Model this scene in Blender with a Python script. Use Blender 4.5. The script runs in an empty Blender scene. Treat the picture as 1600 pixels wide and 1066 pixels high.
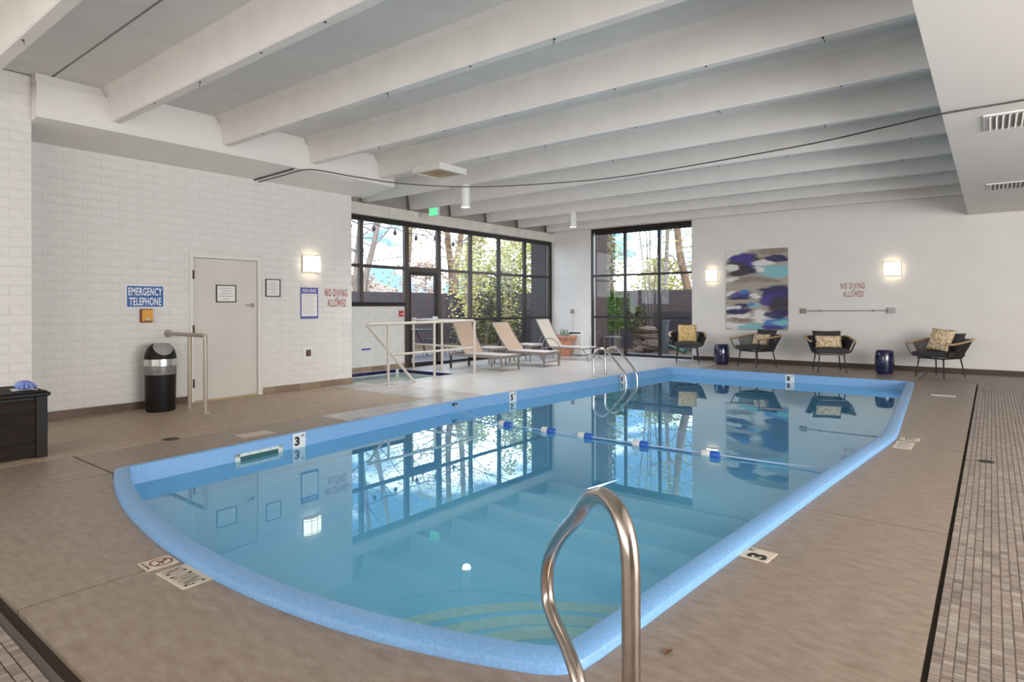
import bpy, bmesh, math, random
import numpy as np
from mathutils import Vector, Matrix, Euler
random.seed(7)
C = bpy.context.scene.collection
SC = bpy.context.scene
PI = math.pi
# ------------------------------------------------------------------ camera, sky, sun, area lights, exposure
def make_camera():
    yaw, roll, F, H = .662, -.003, 962.0, 1.33
    r = Vector((math.cos(yaw), math.sin(yaw), 0)); d = Vector((0, 0, -1)); f = Vector((-math.sin(yaw), math.cos(yaw), 0))
    x = r*math.cos(roll) - d*math.sin(roll); y = r*math.sin(roll) + d*math.cos(roll)
    m = Matrix((x, -y, -f)).transposed().to_4x4(); m.translation = (0, 0, H)
    cd = bpy.data.cameras.new('camera'); cd.sensor_width = 36; cd.lens = F/1600*36; cd.shift_y = -53/1600; cd.clip_end = 300; cd.clip_start = .05
    co = bpy.data.objects.new('camera', cd); C.objects.link(co); co.matrix_world = m; SC.camera = co
make_camera()
W = bpy.data.worlds.new('World'); SC.world = W; W.use_nodes = True
def make_sky(strength=9.5):
    nt = W.node_tree; n = nt.nodes; l = nt.links; n.clear()
    out = n.new('ShaderNodeOutputWorld'); bg = n.new('ShaderNodeBackground'); bg.inputs['Strength'].default_value = strength
    tc = n.new('ShaderNodeTexCoord'); sep = n.new('ShaderNodeSeparateXYZ'); l.new(tc.outputs['Generated'], sep.inputs[0])
    rp = n.new('ShaderNodeValToRGB'); l.new(sep.outputs['Z'], rp.inputs[0])
    e = rp.color_ramp.elements
    e[0].position = 0; e[0].color = (.07, .12, .17, 1); e[1].position = .55; e[1].color = (.020, .055, .125, 1)
    mp = n.new('ShaderNodeMapping'); mp.inputs['Scale'].default_value = (1, 1, 2.6); mp.inputs['Location'].default_value = (.55, .2, .3); l.new(tc.outputs['Generated'], mp.inputs[0])
    ns = n.new('ShaderNodeTexNoise'); ns.inputs['Scale'].default_value = 3.4; ns.inputs['Detail'].default_value = 7; ns.inputs['Roughness'].default_value = .55
    l.new(mp.outputs[0], ns.inputs['Vector'])
    cr = n.new('ShaderNodeValToRGB'); l.new(ns.outputs['Fac'], cr.inputs[0])
    cr.color_ramp.elements[0].position = .46; cr.color_ramp.elements[0].color = (0, 0, 0, 1)
    cr.color_ramp.elements[1].position = .60; cr.color_ramp.elements[1].color = (1, 1, 1, 1)
    mx = n.new('ShaderNodeMix'); mx.data_type = 'RGBA'; l.new(cr.outputs[0], mx.inputs[0]); l.new(rp.outputs[0], mx.inputs[6]); mx.inputs[7].default_value = (.70, .74, .80, 1)
    l.new(mx.outputs[2], bg.inputs['Color']); l.new(bg.outputs[0], out.inputs[0])
make_sky()
def make_sun(energy=3.0):
    s = bpy.data.lights.new('sun', 'SUN'); s.energy = energy; s.angle = .02; s.color = (1, .93, .8)
    o = bpy.data.objects.new('sun', s); C.objects.link(o)
    d = Vector((-.62, .55, -.52)).normalized(); o.rotation_euler = d.to_track_quat('-Z', 'Y').to_euler()
make_sun()
def area(name, loc, direction, sx, sy, power, col=(1, 1, 1)):
    a = bpy.data.lights.new(name, 'AREA'); a.shape = 'RECTANGLE'; a.size = sx; a.size_y = sy; a.energy = power; a.color = col
    o = bpy.data.objects.new(name, a); C.objects.link(o); o.location = loc
    o.rotation_euler = Vector(direction).to_track_quat('-Z', 'Y').to_euler()
area('fill_light_behind', (-3.2, -3.6, 2.0), (0, 1, -.04), 9.5, 2.8, 258, (1, .985, .97))  # added fill lamp behind the camera, stands for no known window
area('fill_light_right', (6.8, 6.4, 1.6), (-1, .6, -.06), 13.0, 2.4, 1380, (1, .985, .97))  # added fill lamp out of view at the right wall, no window there
SC.view_settings.view_transform = 'Standard'; SC.view_settings.look = 'None'; SC.view_settings.gamma = 1.0
SC.view_settings.use_curve_mapping = False; SC.view_settings.exposure = 0.0

# ------------------------------------------------------------------ helpers
WM = {}                                   # world matrix of every object built
def emp(name, loc=(0, 0, 0), rz=0):
    o = bpy.data.objects.new(name, None); C.objects.link(o); o.location = loc; o.rotation_euler = (0, 0, rz); o.empty_display_size = .1
    WM[o] = Matrix.Translation(loc) @ Matrix.Rotation(rz, 4, 'Z'); return o
def tag(o, label=None, cat=None, group=None, kind=None):
    if label: o['label'] = label
    if cat: o['category'] = cat
    if group: o['group'] = group
    if kind: o['kind'] = kind
    return o
def thing(name, label, cat, loc=(0, 0, 0), rz=0, group=None): return tag(emp(name, loc, rz), label, cat, group)
def link_mesh(name, me, parent=None, local=False, m=None, kind=None):
    """m = extra placement matrix (world, or local when local=True)."""
    o = bpy.data.objects.new(name, me); C.objects.link(o)
    m = m or Matrix.Identity(4)
    if parent is not None:
        o.parent = parent
        pw = WM[parent]
        if local: o.matrix_basis = m; WM[o] = pw @ m
        else:
            o.matrix_basis = pw.inverted() @ m; WM[o] = m.copy()
    else: o.matrix_basis = m; WM[o] = m.copy()
    if kind: o['kind'] = kind
    return o
def dup(root, loc, rz, label=None, group=None):
    r = root.copy(); C.objects.link(r); r.location = loc; r.rotation_euler = (0, 0, rz); WM[r] = Matrix.Translation(loc) @ Matrix.Rotation(rz, 4, 'Z')
    if label: r['label'] = label
    if group: r['group'] = group
    for ch in list(root.children):
        c = ch.copy(); C.objects.link(c); c.parent = r
        for g in list(ch.children):
            d = g.copy(); C.objects.link(d); d.parent = c
    return r
def frame(d):
    d = Vector(d).normalized(); u = d.cross(Vector((0, 0, 1)))
    if u.length < 1e-3: u = Vector((1, 0, 0))
    u.normalize(); return u, u.cross(d).normalized()
class MB:
    def __init__(s): s.v = []; s.f = []
    def add(s, vs, fs):
        b = len(s.v); s.v.extend(tuple(x) for x in vs); s.f.extend(tuple(b+i for i in f) for f in fs); return s
    def box(s, lo, hi):
        x0, y0, z0 = lo; x1, y1, z1 = hi
        return s.add([(x0,y0,z0),(x1,y0,z0),(x1,y1,z0),(x0,y1,z0),(x0,y0,z1),(x1,y0,z1),(x1,y1,z1),(x0,y1,z1)],
                     [(0,3,2,1),(4,5,6,7),(0,1,5,4),(1,2,6,5),(2,3,7,6),(3,0,4,7)])
    def bar(s, p0, p1, w, h, up=(0, 0, 1)):      # box along a segment
        p0 = Vector(p0); p1 = Vector(p1); d = (p1-p0).normalized(); u = d.cross(Vector(up))
        if u.length < 1e-4: u = Vector((1, 0, 0))
        u.normalize(); n = u.cross(d); u *= w/2; n *= h/2
        vs = [p+a*u+b*n for p in (p0, p1) for a, b in ((-1,-1),(1,-1),(1,1),(-1,1))]
        return s.add(vs, [(0,1,2,3),(7,6,5,4),(0,4,5,1),(1,5,6,2),(2,6,7,3),(3,7,4,0)])
    def tube(s, pts, r, n=10, closed=False, cap=True):
        P = [Vector(p) for p in pts]; k = len(P); R = r if isinstance(r, (list, tuple)) else [r]*k
        rings = []; u = None
        for i, p in enumerate(P):
            if closed: d = (P[(i+1) % k]-P[i-1])
            else: d = P[min(i+1, k-1)]-P[max(i-1, 0)]
            d.normalize()
            if u is None: u, w = frame(d)
            else:
                u = (u-d*u.dot(d))
                if u.length < 1e-4: u, w = frame(d)
                u.normalize()
            w = d.cross(u)
            rings.append([p+R[i]*(math.cos(a)*u+math.sin(a)*w) for a in [2*PI*j/n for j in range(n)]])
        vs = [v for g in rings for v in g]; fs = []
        for i in range(k if closed else k-1):
            a = i*n; b = ((i+1) % k)*n
            for j in range(n): fs.append((a+j, a+(j+1) % n, b+(j+1) % n, b+j))
        if cap and not closed: fs.append(tuple(range(n))[::-1]); fs.append(tuple((k-1)*n+j for j in range(n)))
        return s.add(vs, fs)
    def cyl(s, p0, p1, r0, r1=None, n=16): return s.tube([p0, p1], [r0, r0 if r1 is None else r1], n)
    def lathe(s, prof, c=(0, 0, 0), n=24, a0=0, a1=2*PI):
        k = len(prof); full = abs(a1-a0-2*PI) < 1e-6; m = n if full else n+1; vs = []
        for i in range(m):
            a = a0+(a1-a0)*i/n
            for r, z in prof: vs.append((c[0]+r*math.cos(a), c[1]+r*math.sin(a), c[2]+z))
        fs = []
        for i in range(n):
            a = i*k; b = ((i+1) % m)*k
            for j in range(k-1): fs.append((a+j, b+j, b+j+1, a+j+1))
        return s.add(vs, fs)
    def prism(s, poly, z0, z1):                  # polygon (x, y) list, any shape
        n = len(poly)
        return s.add([(x, y, z0) for x, y in poly]+[(x, y, z1) for x, y in poly],
                     [tuple(range(n))[::-1], tuple(range(n, 2*n))]+[(i, (i+1) % n, n+(i+1) % n, n+i) for i in range(n)])
    def grid(s, fn, nu, nv, wrap=False):
        vs = [fn(i/nu, j/nv) for i in range(nu+1) for j in range(nv+1)]; k = nv+1
        return s.add(vs, [(i*k+j, (i+1)*k+j, (i+1)*k+j+1, i*k+j+1) for i in range(nu) for j in range(nv)])
    def mesh(s, name, mat=None, smooth=False, bevel=0, seg=1, weld=False, auto=None):
        me = bpy.data.meshes.new(name); me.from_pydata(s.v, [], s.f)
        big = any(len(f) > 4 for f in s.f)
        if bevel or weld or big:
            bm = bmesh.new(); bm.from_mesh(me)
            if weld: bmesh.ops.remove_doubles(bm, verts=bm.verts, dist=1e-4)
            if weld or bevel: bmesh.ops.recalc_face_normals(bm, faces=bm.faces)
            if bevel: bmesh.ops.bevel(bm, geom=[e for e in bm.edges if len(e.link_faces) == 2 and e.calc_face_angle(0) > .5], offset=bevel, segments=seg, affect='EDGES', profile=.6, clamp_overlap=True)
            tri = [f for f in bm.faces if len(f.verts) > 4]
            if tri: bmesh.ops.triangulate(bm, faces=tri)
            bm.to_mesh(me); bm.free()
        if smooth:
            for p in me.polygons: p.use_smooth = True
            try: me.set_sharp_from_angle(angle=auto or .7)
            except Exception: pass
        for m in (mat if isinstance(mat, (list, tuple)) else [mat]):
            if m: me.materials.append(m)
        return me
    def build(s, name, mat, parent=None, local=False, m=None, kind=None, **k):
        return link_mesh(name, s.mesh(name, mat, **k), parent, local, m, kind)
def smooth_path(P, n=6):                         # Catmull-Rom
    P = [Vector(p) for p in P]; out = []
    for i in range(len(P)-1):
        a = P[i-1] if i else P[0]*2-P[1]; b, c = P[i], P[i+1]; d = P[i+2] if i+2 < len(P) else P[-1]*2-P[-2]
        for j in range(n):
            t = j/n; out.append(.5*((2*b)+(c-a)*t+(2*a-5*b+4*c-d)*t*t+(3*b-a-3*c+d)*t**3))
    out.append(P[-1]); return out
def fillet(P, r, n=6):
    P = [Vector(p) for p in P]; out = [P[0]]
    for i in range(1, len(P)-1):
        a = (P[i-1]-P[i]); b = (P[i+1]-P[i]); q = min(r, a.length*.49, b.length*.49); a.normalize(); b.normalize()
        p0 = P[i]+a*q; p2 = P[i]+b*q
        for j in range(n+1):
            t = j/n; out.append((1-t)**2*p0+2*t*(1-t)*P[i]+t*t*p2)
    out.append(P[-1]); return out
def basis(o, x, y):
    x = Vector(x).normalized(); y = Vector(y).normalized(); z = x.cross(y)
    m = Matrix((x, y, z)).transposed().to_4x4(); m.translation = o; return m
LEFT = lambda y, z, x=-8.85: basis((x, y, z), (0, 1, 0), (0, 0, 1))      # frames on the walls: local x right, y up, z out
WIN = lambda y, z, x=-10.19: basis((x, y, z), (0, 1, 0), (0, 0, 1))
BACK = lambda x, z, y=14.95: basis((x, y, z), (1, 0, 0), (0, 0, 1))
_font = {}
def text_mesh(s, w, h, mat, depth=.0015, bold=.03, spacing=1.0):
    cu = bpy.data.curves.new('text', 'FONT'); cu.body = s; cu.align_x = 'CENTER'; cu.offset = bold; cu.extrude = .02; cu.space_character = spacing; cu.resolution_u = 3
    cu.space_line = .85
    ob = bpy.data.objects.new('text', cu); C.objects.link(ob); bpy.context.view_layer.update()
    me = bpy.data.meshes.new_from_object(ob.evaluated_get(bpy.context.evaluated_depsgraph_get()))
    bpy.data.objects.remove(ob); bpy.data.curves.remove(cu)
    co = np.array([v.co for v in me.vertices]); lo = co.min(0); hi = co.max(0); c = (lo+hi)/2
    sc = (w/(hi[0]-lo[0]), h/(hi[1]-lo[1]), depth/(hi[2]-lo[2]))
    for v in me.vertices: v.co = ((v.co[0]-c[0])*sc[0], (v.co[1]-c[1])*sc[1], (v.co[2]-lo[2])*sc[2])
    me.materials.clear(); me.materials.append(mat); return me
def letters(name, s, w, h, mat, parent, m, dx=0, dy=0, dz=0, **k):
    return link_mesh(name, text_mesh(s, w, h, mat, **k), parent, False, m @ Matrix.Translation((dx, dy, dz)))
# ------------------------------------------------------------------ materials
def mat(name, col, rough=.5, metal=0, var=0, scale=6, bump=0, bscale=60, col2=None, stretch=None, spec=.5, emit=0, ecol=None, coat=0, lo=.35, hi=.65):
    m = bpy.data.materials.new(name); m.use_nodes = True; nt = m.node_tree; n = nt.nodes; l = nt.links; b = n['Principled BSDF']
    c4 = (*col, 1); b.inputs['Base Color'].default_value = c4; b.inputs['Roughness'].default_value = rough; b.inputs['Metallic'].default_value = metal
    b.inputs['Specular IOR Level'].default_value = spec; b.inputs['Coat Weight'].default_value = coat
    if emit: b.inputs['Emission Strength'].default_value = emit; b.inputs['Emission Color'].default_value = (*(ecol or col), 1)
    tc = n.new('ShaderNodeTexCoord'); vec = tc.outputs['Object']
    if stretch:
        mp = n.new('ShaderNodeMapping'); mp.inputs['Scale'].default_value = stretch; l.new(vec, mp.inputs[0]); vec = mp.outputs[0]
    if var or col2:
        ns = n.new('ShaderNodeTexNoise'); ns.inputs['Scale'].default_value = scale; ns.inputs['Detail'].default_value = 6; ns.inputs['Roughness'].default_value = .6; l.new(vec, ns.inputs['Vector'])
        rp = n.new('ShaderNodeValToRGB'); l.new(ns.outputs['Fac'], rp.inputs[0]); e = rp.color_ramp.elements
        e[0].position = lo; e[1].position = hi
        e[0].color = (*[max(0, x*(1-var)) for x in col], 1) if not col2 else c4
        e[1].color = (*[min(1, x*(1+var)) for x in col], 1) if not col2 else (*col2, 1)
        l.new(rp.outputs[0], b.inputs['Base Color'])
    if bump:
        nb = n.new('ShaderNodeTexNoise'); nb.inputs['Scale'].default_value = bscale; nb.inputs['Detail'].default_value = 4; l.new(vec, nb.inputs['Vector'])
        bp = n.new('ShaderNodeBump'); bp.inputs['Strength'].default_value = bump; bp.inputs['Distance'].default_value = .01; l.new(nb.outputs['Fac'], bp.inputs['Height']); l.new(bp.outputs[0], b.inputs['Normal'])
    return m
def island_mat(name, cols, rough=.5, var=.12, bump=.15, bscale=200, spec=.4):
    """colour picked per piece (island random + object random)"""
    m = mat(name, cols[0], rough, spec=spec, bump=bump, bscale=bscale); nt = m.node_tree; n = nt.nodes; l = nt.links; b = n['Principled BSDF']
    g = n.new('ShaderNodeNewGeometry'); oi = n.new('ShaderNodeObjectInfo'); ad = n.new('ShaderNodeMath'); ad.operation = 'ADD'; fr = n.new('ShaderNodeMath'); fr.operation = 'FRACT'
    l.new(g.outputs['Random Per Island'], ad.inputs[0]); l.new(oi.outputs['Random'], ad.inputs[1]); l.new(ad.outputs[0], fr.inputs[0])
    rp = n.new('ShaderNodeValToRGB'); e = rp.color_ramp.elements; k = len(cols)
    e[0].position = 0; e[0].color = (*cols[0], 1); e[1].position = 1; e[1].color = (*cols[-1], 1)
    for i in range(1, k-1): q = e.new(i/(k-1)); q.color = (*cols[i], 1)
    l.new(fr.outputs[0], rp.inputs[0]); l.new(rp.outputs[0], b.inputs['Base Color']); return m
def brick_mat(name, c1, c2, mortar, bw, bh, ms, axes, rough=.7, bump=.5, offset=.5, var=.1):
    """brick texture in object space; axes = which object axes are across / up"""
    m = mat(name, c1, rough); nt = m.node_tree; n = nt.nodes; l = nt.links; b = n['Principled BSDF']
    tc = n.new('ShaderNodeTexCoord'); sp = n.new('ShaderNodeSeparateXYZ'); cb = n.new('ShaderNodeCombineXYZ'); l.new(tc.outputs['Object'], sp.inputs[0])
    l.new(sp.outputs[axes[0]], cb.inputs[0]); l.new(sp.outputs[axes[1]], cb.inputs[1])
    br = n.new('ShaderNodeTexBrick'); br.inputs['Scale'].default_value = 1; br.inputs['Brick Width'].default_value = bw; br.inputs['Row Height'].default_value = bh; br.inputs['Mortar Size'].default_value = ms
    br.inputs['Color1'].default_value = (*c1, 1); br.inputs['Color2'].default_value = (*c2, 1); br.inputs['Mortar'].default_value = (*mortar, 1); br.offset = offset
    l.new(cb.outputs[0], br.inputs['Vector']); l.new(br.outputs['Color'], b.inputs['Base Color'])
    iv = n.new('ShaderNodeMath'); iv.operation = 'SUBTRACT'; iv.inputs[0].default_value = 1; l.new(br.outputs['Fac'], iv.inputs[1])
    bp = n.new('ShaderNodeBump'); bp.inputs['Strength'].default_value = bump; bp.inputs['Distance'].default_value = .01; l.new(iv.outputs[0], bp.inputs['Height']); l.new(bp.outputs[0], b.inputs['Normal'])
    return m
def clear_mat(name, tint, r0, gain=1.0, ripple=0, gloss=(1, 1, 1), scatter=None):
    """glass / water: straight-through colour plus Schlick mirror"""
    m = bpy.data.materials.new(name); m.use_nodes = True; nt = m.node_tree; n = nt.nodes; l = nt.links; n.clear()
    out = n.new('ShaderNodeOutputMaterial'); tr = n.new('ShaderNodeBsdfTransparent'); tr.inputs[0].default_value = (*tint, 1)
    gl = n.new('ShaderNodeBsdfGlossy'); gl.inputs['Roughness'].default_value = 0.0; gl.inputs['Color'].default_value = (*gloss, 1)
    lw = n.new('ShaderNodeLayerWeight'); lw.inputs['Blend'].default_value = .5
    p = n.new('ShaderNodeMath'); p.operation = 'POWER'; p.inputs[1].default_value = 5; l.new(lw.outputs['Facing'], p.inputs[0])
    a = n.new('ShaderNodeMath'); a.operation = 'MULTIPLY_ADD'; a.inputs[1].default_value = (1-r0)*gain; a.inputs[2].default_value = r0; l.new(p.outputs[0], a.inputs[0]); a.use_clamp = True
    body = tr.outputs[0]
    if scatter:                          # cloudy water: part of the light is scattered back
        df = n.new('ShaderNodeBsdfDiffuse'); df.inputs[0].default_value = (*scatter[1], 1); ms = n.new('ShaderNodeMixShader'); ms.inputs[0].default_value = scatter[0]
        l.new(tr.outputs[0], ms.inputs[1]); l.new(df.outputs[0], ms.inputs[2]); body = ms.outputs[0]
    mx = n.new('ShaderNodeMixShader'); l.new(a.outputs[0], mx.inputs[0]); l.new(body, mx.inputs[1]); l.new(gl.outputs[0], mx.inputs[2]); l.new(mx.outputs[0], out.inputs[0])
    if ripple:
        tc = n.new('ShaderNodeTexCoord'); nb = n.new('ShaderNodeTexNoise'); nb.inputs['Scale'].default_value = 2.2; nb.inputs['Detail'].default_value = 2; l.new(tc.outputs['Object'], nb.inputs['Vector'])
        bp = n.new('ShaderNodeBump'); bp.inputs['Strength'].default_value = ripple; bp.inputs['Distance'].default_value = .01; l.new(nb.outputs['Fac'], bp.inputs['Height']); l.new(bp.outputs[0], gl.inputs['Normal'])
    return m
M = {}
M['white_brick'] = mat('painted_white_brick', (.71, .688, .662), .55, var=.035, scale=9, bump=.25, bscale=45)
M['white_mortar'] = mat('painted_white_mortar', (.685, .665, .635), .65, var=.03)
M['plaster'] = mat('white_plaster', (.76, .735, .70), .6, var=.02, scale=2, bump=.08, bscale=90)
M['ceiling'] = mat('textured_ceiling_paint', (.73, .715, .69), .85, var=.03, scale=3, bump=.35, bscale=140)
M['beam'] = mat('painted_concrete_beam', (.765, .735, .70), .8, var=.03, scale=3, bump=.2, bscale=140)
M['lintel'] = mat('pale_stained_concrete', (.74, .70, .63), .8, var=.08, scale=3, bump=.2, bscale=80)
M['soffit'] = mat('smooth_white_soffit', (.76, .735, .70), .55)
M['dark_gap'] = mat('dark_gap', (.10, .085, .07), .9)
M['grey_gap'] = mat('grey_unpainted_block', (.42, .40, .37), .85, var=.1)
M['concrete'] = mat('brown_stained_concrete', (.222, .160, .115), .34, col2=(.365, .292, .232), scale=9, bump=.35, bscale=70, stretch=(1, 2.4, 1), spec=.5, lo=.25, hi=.75)
M['deck_glare'] = mat('pale_glare_deck', (.56, .54, .525), .3, var=.08, scale=2, bump=.06, bscale=30, spec=.6)  # same deck concrete, window glare put into a paler colour
M['deck_glare_mid'] = mat('mid_glare_deck', (.42, .39, .37), .27, col2=(.55, .52, .50), scale=3.5, bump=.12, bscale=60, spec=.55)  # in-between deck tone, part of the window glare painted in
M['grout_dirt'] = mat('dirty_joint', (.05, .036, .026), .9)
M['grout'] = mat('pale_grout', (.38, .33, .285), .8, var=.1)
M['mosaic'] = island_mat('floor_mosaic', [(.17, .128, .105), (.30, .245, .205), (.22, .17, .14), (.37, .315, .27), (.26, .205, .17), (.33, .27, .225), (.19, .145, .12)], .42)
M['mosaic_far_left'] = brick_mat('floor_mosaic_left', (.50, .375, .265), (.32, .23, .155), (.46, .36, .27), .055, .028, .003, ('Y', 'X'), .5, .3)
M['mosaic_far_right'] = brick_mat('floor_mosaic_right', (.29, .24, .20), (.23, .185, .155), (.34, .29, .25), .036, .036, .003, ('Y', 'X'), .5, .3)
M['base_tile'] = island_mat('brown_base_tile', [(.085, .05, .032), (.14, .088, .058), (.105, .064, .042)], .35)
M['base_tile_light'] = island_mat('brown_base_tile_worn', [(.22, .155, .11), (.32, .235, .17), (.26, .19, .135)], .4)
M['back_base'] = mat('dark_brown_baseboard', (.055, .032, .022), .45)
M['navy_tile'] = island_mat('navy_waterline_tile', [(.012, .010, .06), (.03, .02, .10)], .15, bump=0)
M['pool_blue'] = mat('blue_pool_paint', (.19, .39, .68), .33, var=.10, scale=60, bump=.4, bscale=120, spec=.5)
M['pool_floor'] = mat('pale_blue_pool_plaster', (.36, .80, 1.0), .6, var=.04, scale=2)
M['pool_wall'] = mat('blue_pool_wall_paint', (.16, .50, .80), .5, var=.04)
M['step_stripe'] = mat('pale_yellow_step_stripe', (.95, .88, .55), .6, var=.1, scale=18)
M['water'] = clear_mat('pool_water', (.74, .93, .985), .03, 1.4, .006, gloss=(.78, .95, 1.0), scatter=(.34, (.21, .66, .96)))
M['tub_water'] = clear_mat('hot_tub_water', (.80, .95, .94), .03, 1.0, .02, scatter=(.75, (.68, .84, .81)))
M['glass'] = clear_mat('window_glass', (.97, .98, .97), .012, .3)
M['frame'] = mat('dark_bronze_aluminium', (.022, .017, .015), .35, spec=.4)
M['frame_sun'] = mat('sunlit_bronze_aluminium', (.075, .055, .045), .4)  # lighter copy of the frame, sunlit tone put into the colour
M['steel'] = mat('brushed_stainless', (.62, .58, .53), .22, 1, var=.08, scale=30, stretch=(1, 1, .1))
M['steel_grab'] = mat('tarnished_stainless', (.56, .49, .43), .2, 1, var=.1, scale=14)
M['rail_paint'] = mat('beige_painted_rail', (.55, .50, .44), .4)
M['rail_brown'] = mat('brownish_metal_rail', (.40, .34, .28), .38, .3)
M['door'] = mat('cream_painted_door', (.64, .605, .555), .5, var=.025, scale=3)
M['door_frame'] = mat('cream_door_frame', (.73, .70, .65), .5)
M['black'] = mat('black_plastic', (.009, .008, .008), .5, spec=.25)
M['blackish'] = mat('dark_espresso_resin', (.016, .009, .007), .6, var=.4, scale=14, stretch=(.4, .4, 3), bump=.35, bscale=60, spec=.2)
M['black_frame'] = mat('black_picture_frame', (.02, .014, .012), .4)
M['paper'] = mat('white_paper', (.80, .78, .75), .7)
M['grey_print'] = mat('grey_print', (.36, .34, .34), .7)
M['sign_blue'] = mat('blue_sign_face', (.02, .11, .36), .4)
M['sign_navy'] = mat('navy_sign_print', (.10, .11, .36), .5)
M['sign_white'] = mat('white_sign_print', (.82, .84, .86), .5)
M['red_paint'] = mat('red_wall_paint', (.36, .045, .025), .6, var=.2, scale=20)
M['orange'] = mat('orange_yellow_plastic', (.72, .34, .035), .4)
M['dark_red'] = mat('dark_red_plastic', (.20, .03, .015), .4)
M['red'] = mat('red_pull_station', (.55, .06, .05), .4)
M['chrome'] = mat('chrome', (.7, .68, .66), .15, 1)
M['hinge'] = mat('dark_brass_hinge', (.10, .06, .045), .4, .6)
M['silver_band'] = mat('silver_bin_band', (.68, .67, .66), .25, .9)
M['bag'] = mat('clear_bin_bag', (.17, .165, .165), .25, var=.3, scale=30, bump=.9, bscale=30)
M['lid_grey'] = mat('grey_swing_flap', (.30, .285, .27), .3)
M['lamp'] = mat('lit_sconce_shade', (1, .93, .80), .5, emit=4.0, ecol=(1, .84, .60))
M['lamp_frame'] = mat('sconce_metal', (.30, .25, .18), .5, .2)
M['can_lamp'] = mat('lit_downlight_lens', (1, .96, .9), .5, emit=4, ecol=(1, .95, .87))
M['exit_green'] = mat('exit_green_glow', (.1, .8, .35), .5, emit=1.2, ecol=(.08, .85, .32))
M['white_plastic'] = mat('white_plastic', (.80, .79, .77), .4)
M['grey_plastic'] = mat('grey_plastic', (.30, .29, .30), .5)
M['vent_white'] = mat('white_vent_paint', (.74, .72, .69), .5)
M['rust'] = mat('rust_stained_grille', (.62, .50, .36), .8, col2=(.33, .19, .08), scale=9)
M['cable'] = mat('dark_cable', (.07, .06, .055), .6)
M['hole'] = mat('dark_bolt_hole', (.012, .01, .01), .8)
M['terracotta'] = mat('terracotta', (.56, .25, .15), .75, var=.12, scale=8)
M['soil'] = mat('potting_soil', (.06, .04, .028), .9)
M['leaf'] = mat('succulent_leaf', (.22, .33, .22), .5)
M['sling'] = mat('tan_mesh_sling', (.50, .375, .275), .7, var=.04, scale=60, bump=.3, bscale=400)
M['sling_light'] = mat('ivory_mesh_sling', (.66, .58, .50), .7, var=.04, scale=60, bump=.3, bscale=400)
M['sling_seat'] = mat('pale_grey_mesh_sling', (.62, .57, .54), .55, var=.04, scale=60, bump=.3, bscale=400)
M['lounger_frame'] = mat('taupe_lounger_frame', (.25, .215, .20), .4)
M['lounger_shaded'] = mat('shaded_lounger_frame', (.03, .026, .026), .4)  # dark copy of the frame for head legs, shade put into the colour
M['chair_metal'] = mat('black_chair_metal', (.017, .013, .012), .4)
M['weave'] = mat('charcoal_rope_weave', (.033, .028, .028), .8, bump=.8, bscale=160, stretch=(1, 1, .08))
M['seat_grey'] = mat('charcoal_seat_cushion', (.045, .042, .045), .85, bump=.2, bscale=200)
M['oak'] = mat('oak_armrest', (.52, .33, .17), .5, var=.15, scale=12, stretch=(1, 8, 8))
M['mustard'] = mat('mustard_dotted_fabric', (.60, .36, .10), .85, col2=(.78, .62, .36), scale=26, bump=.3, bscale=120, lo=.45, hi=.55)
M['cream_dot'] = mat('cream_tan_dotted_fabric', (.52, .32, .14), .85, col2=(.82, .70, .52), scale=24, bump=.3, bscale=120, lo=.44, hi=.54)
M['stool_blue'] = mat('cobalt_glazed_ceramic', (.010, .012, .055), .12, bump=.25, bscale=26, coat=.6)
M['concrete_out'] = mat('patio_concrete', (.20, .18, .19), .8, var=.12, scale=3)
M['soil_out'] = mat('leaf_litter_ground', (.10, .065, .04), .95, col2=(.24, .155, .08), scale=14, bump=.6, bscale=30)
M['fence_brick'] = brick_mat('dark_fence_brick', (.060, .046, .052), (.045, .035, .042), (.075, .062, .066), .3, .10, .012, ('X', 'Z'), .8)
M['fence_brick_y'] = brick_mat('dark_fence_brick_side', (.068, .056, .068), (.055, .045, .057), (.08, .067, .08), .3, .10, .012, ('Y', 'Z'), .8)
M['pier_brick'] = brick_mat('brown_pier_brick', (.10, .05, .04), (.07, .037, .03), (.13, .10, .09), .2, .075, .01, ('Y', 'Z'), .8)
M['wing_brick'] = brick_mat('charcoal_wing_brick', (.06, .054, .054), (.045, .04, .041), (.085, .078, .078), .3, .09, .01, ('X', 'Z'), .8)
M['bark'] = mat('pale_bark', (.20, .13, .085), .9, var=.3, scale=6, bump=.8, bscale=18, stretch=(1, 1, .3))
M['bark_grey'] = mat('grey_bark', (.22, .18, .16), .9, var=.25, scale=6, bump=.6, bscale=18, stretch=(1, 1, .3))
M['twig'] = mat('bare_twig', (.36, .29, .22), .9)
M['leaf_green'] = island_mat('fresh_green_leaves', [(.06, .13, .02), (.15, .27, .05), (.10, .19, .03)], .6, bump=0)
M['leaf_pale'] = island_mat('pale_spring_leaves', [(.40, .42, .11), (.58, .54, .24), (.32, .34, .08), (.66, .61, .34)], .7, bump=0)
M['leaf_dark'] = island_mat('dark_ivy_leaves', [(.06, .075, .02), (.16, .15, .05), (.11, .11, .03)], .6, bump=0)
M['agave'] = mat('blue_green_agave', (.22, .36, .34), .6)
M['rock'] = mat('buff_boulder', (.22, .155, .115), .9, var=.3, scale=4, bump=.9, bscale=8)
M['bin_grey'] = mat('grey_wheelie_bin', (.13, .14, .16), .5)
M['roof_pale'] = mat('pale_shingle_roof', (.34, .28, .22), .9, var=.08, scale=20)
M['brick_red'] = mat('reddish_brick', (.2, .11, .08), .9, var=.2, scale=20)
M['stucco'] = mat('tan_house_wall', (.22, .17, .14), .9)
M['iron'] = mat('dark_wrought_iron', (.025, .022, .022), .5)
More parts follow.
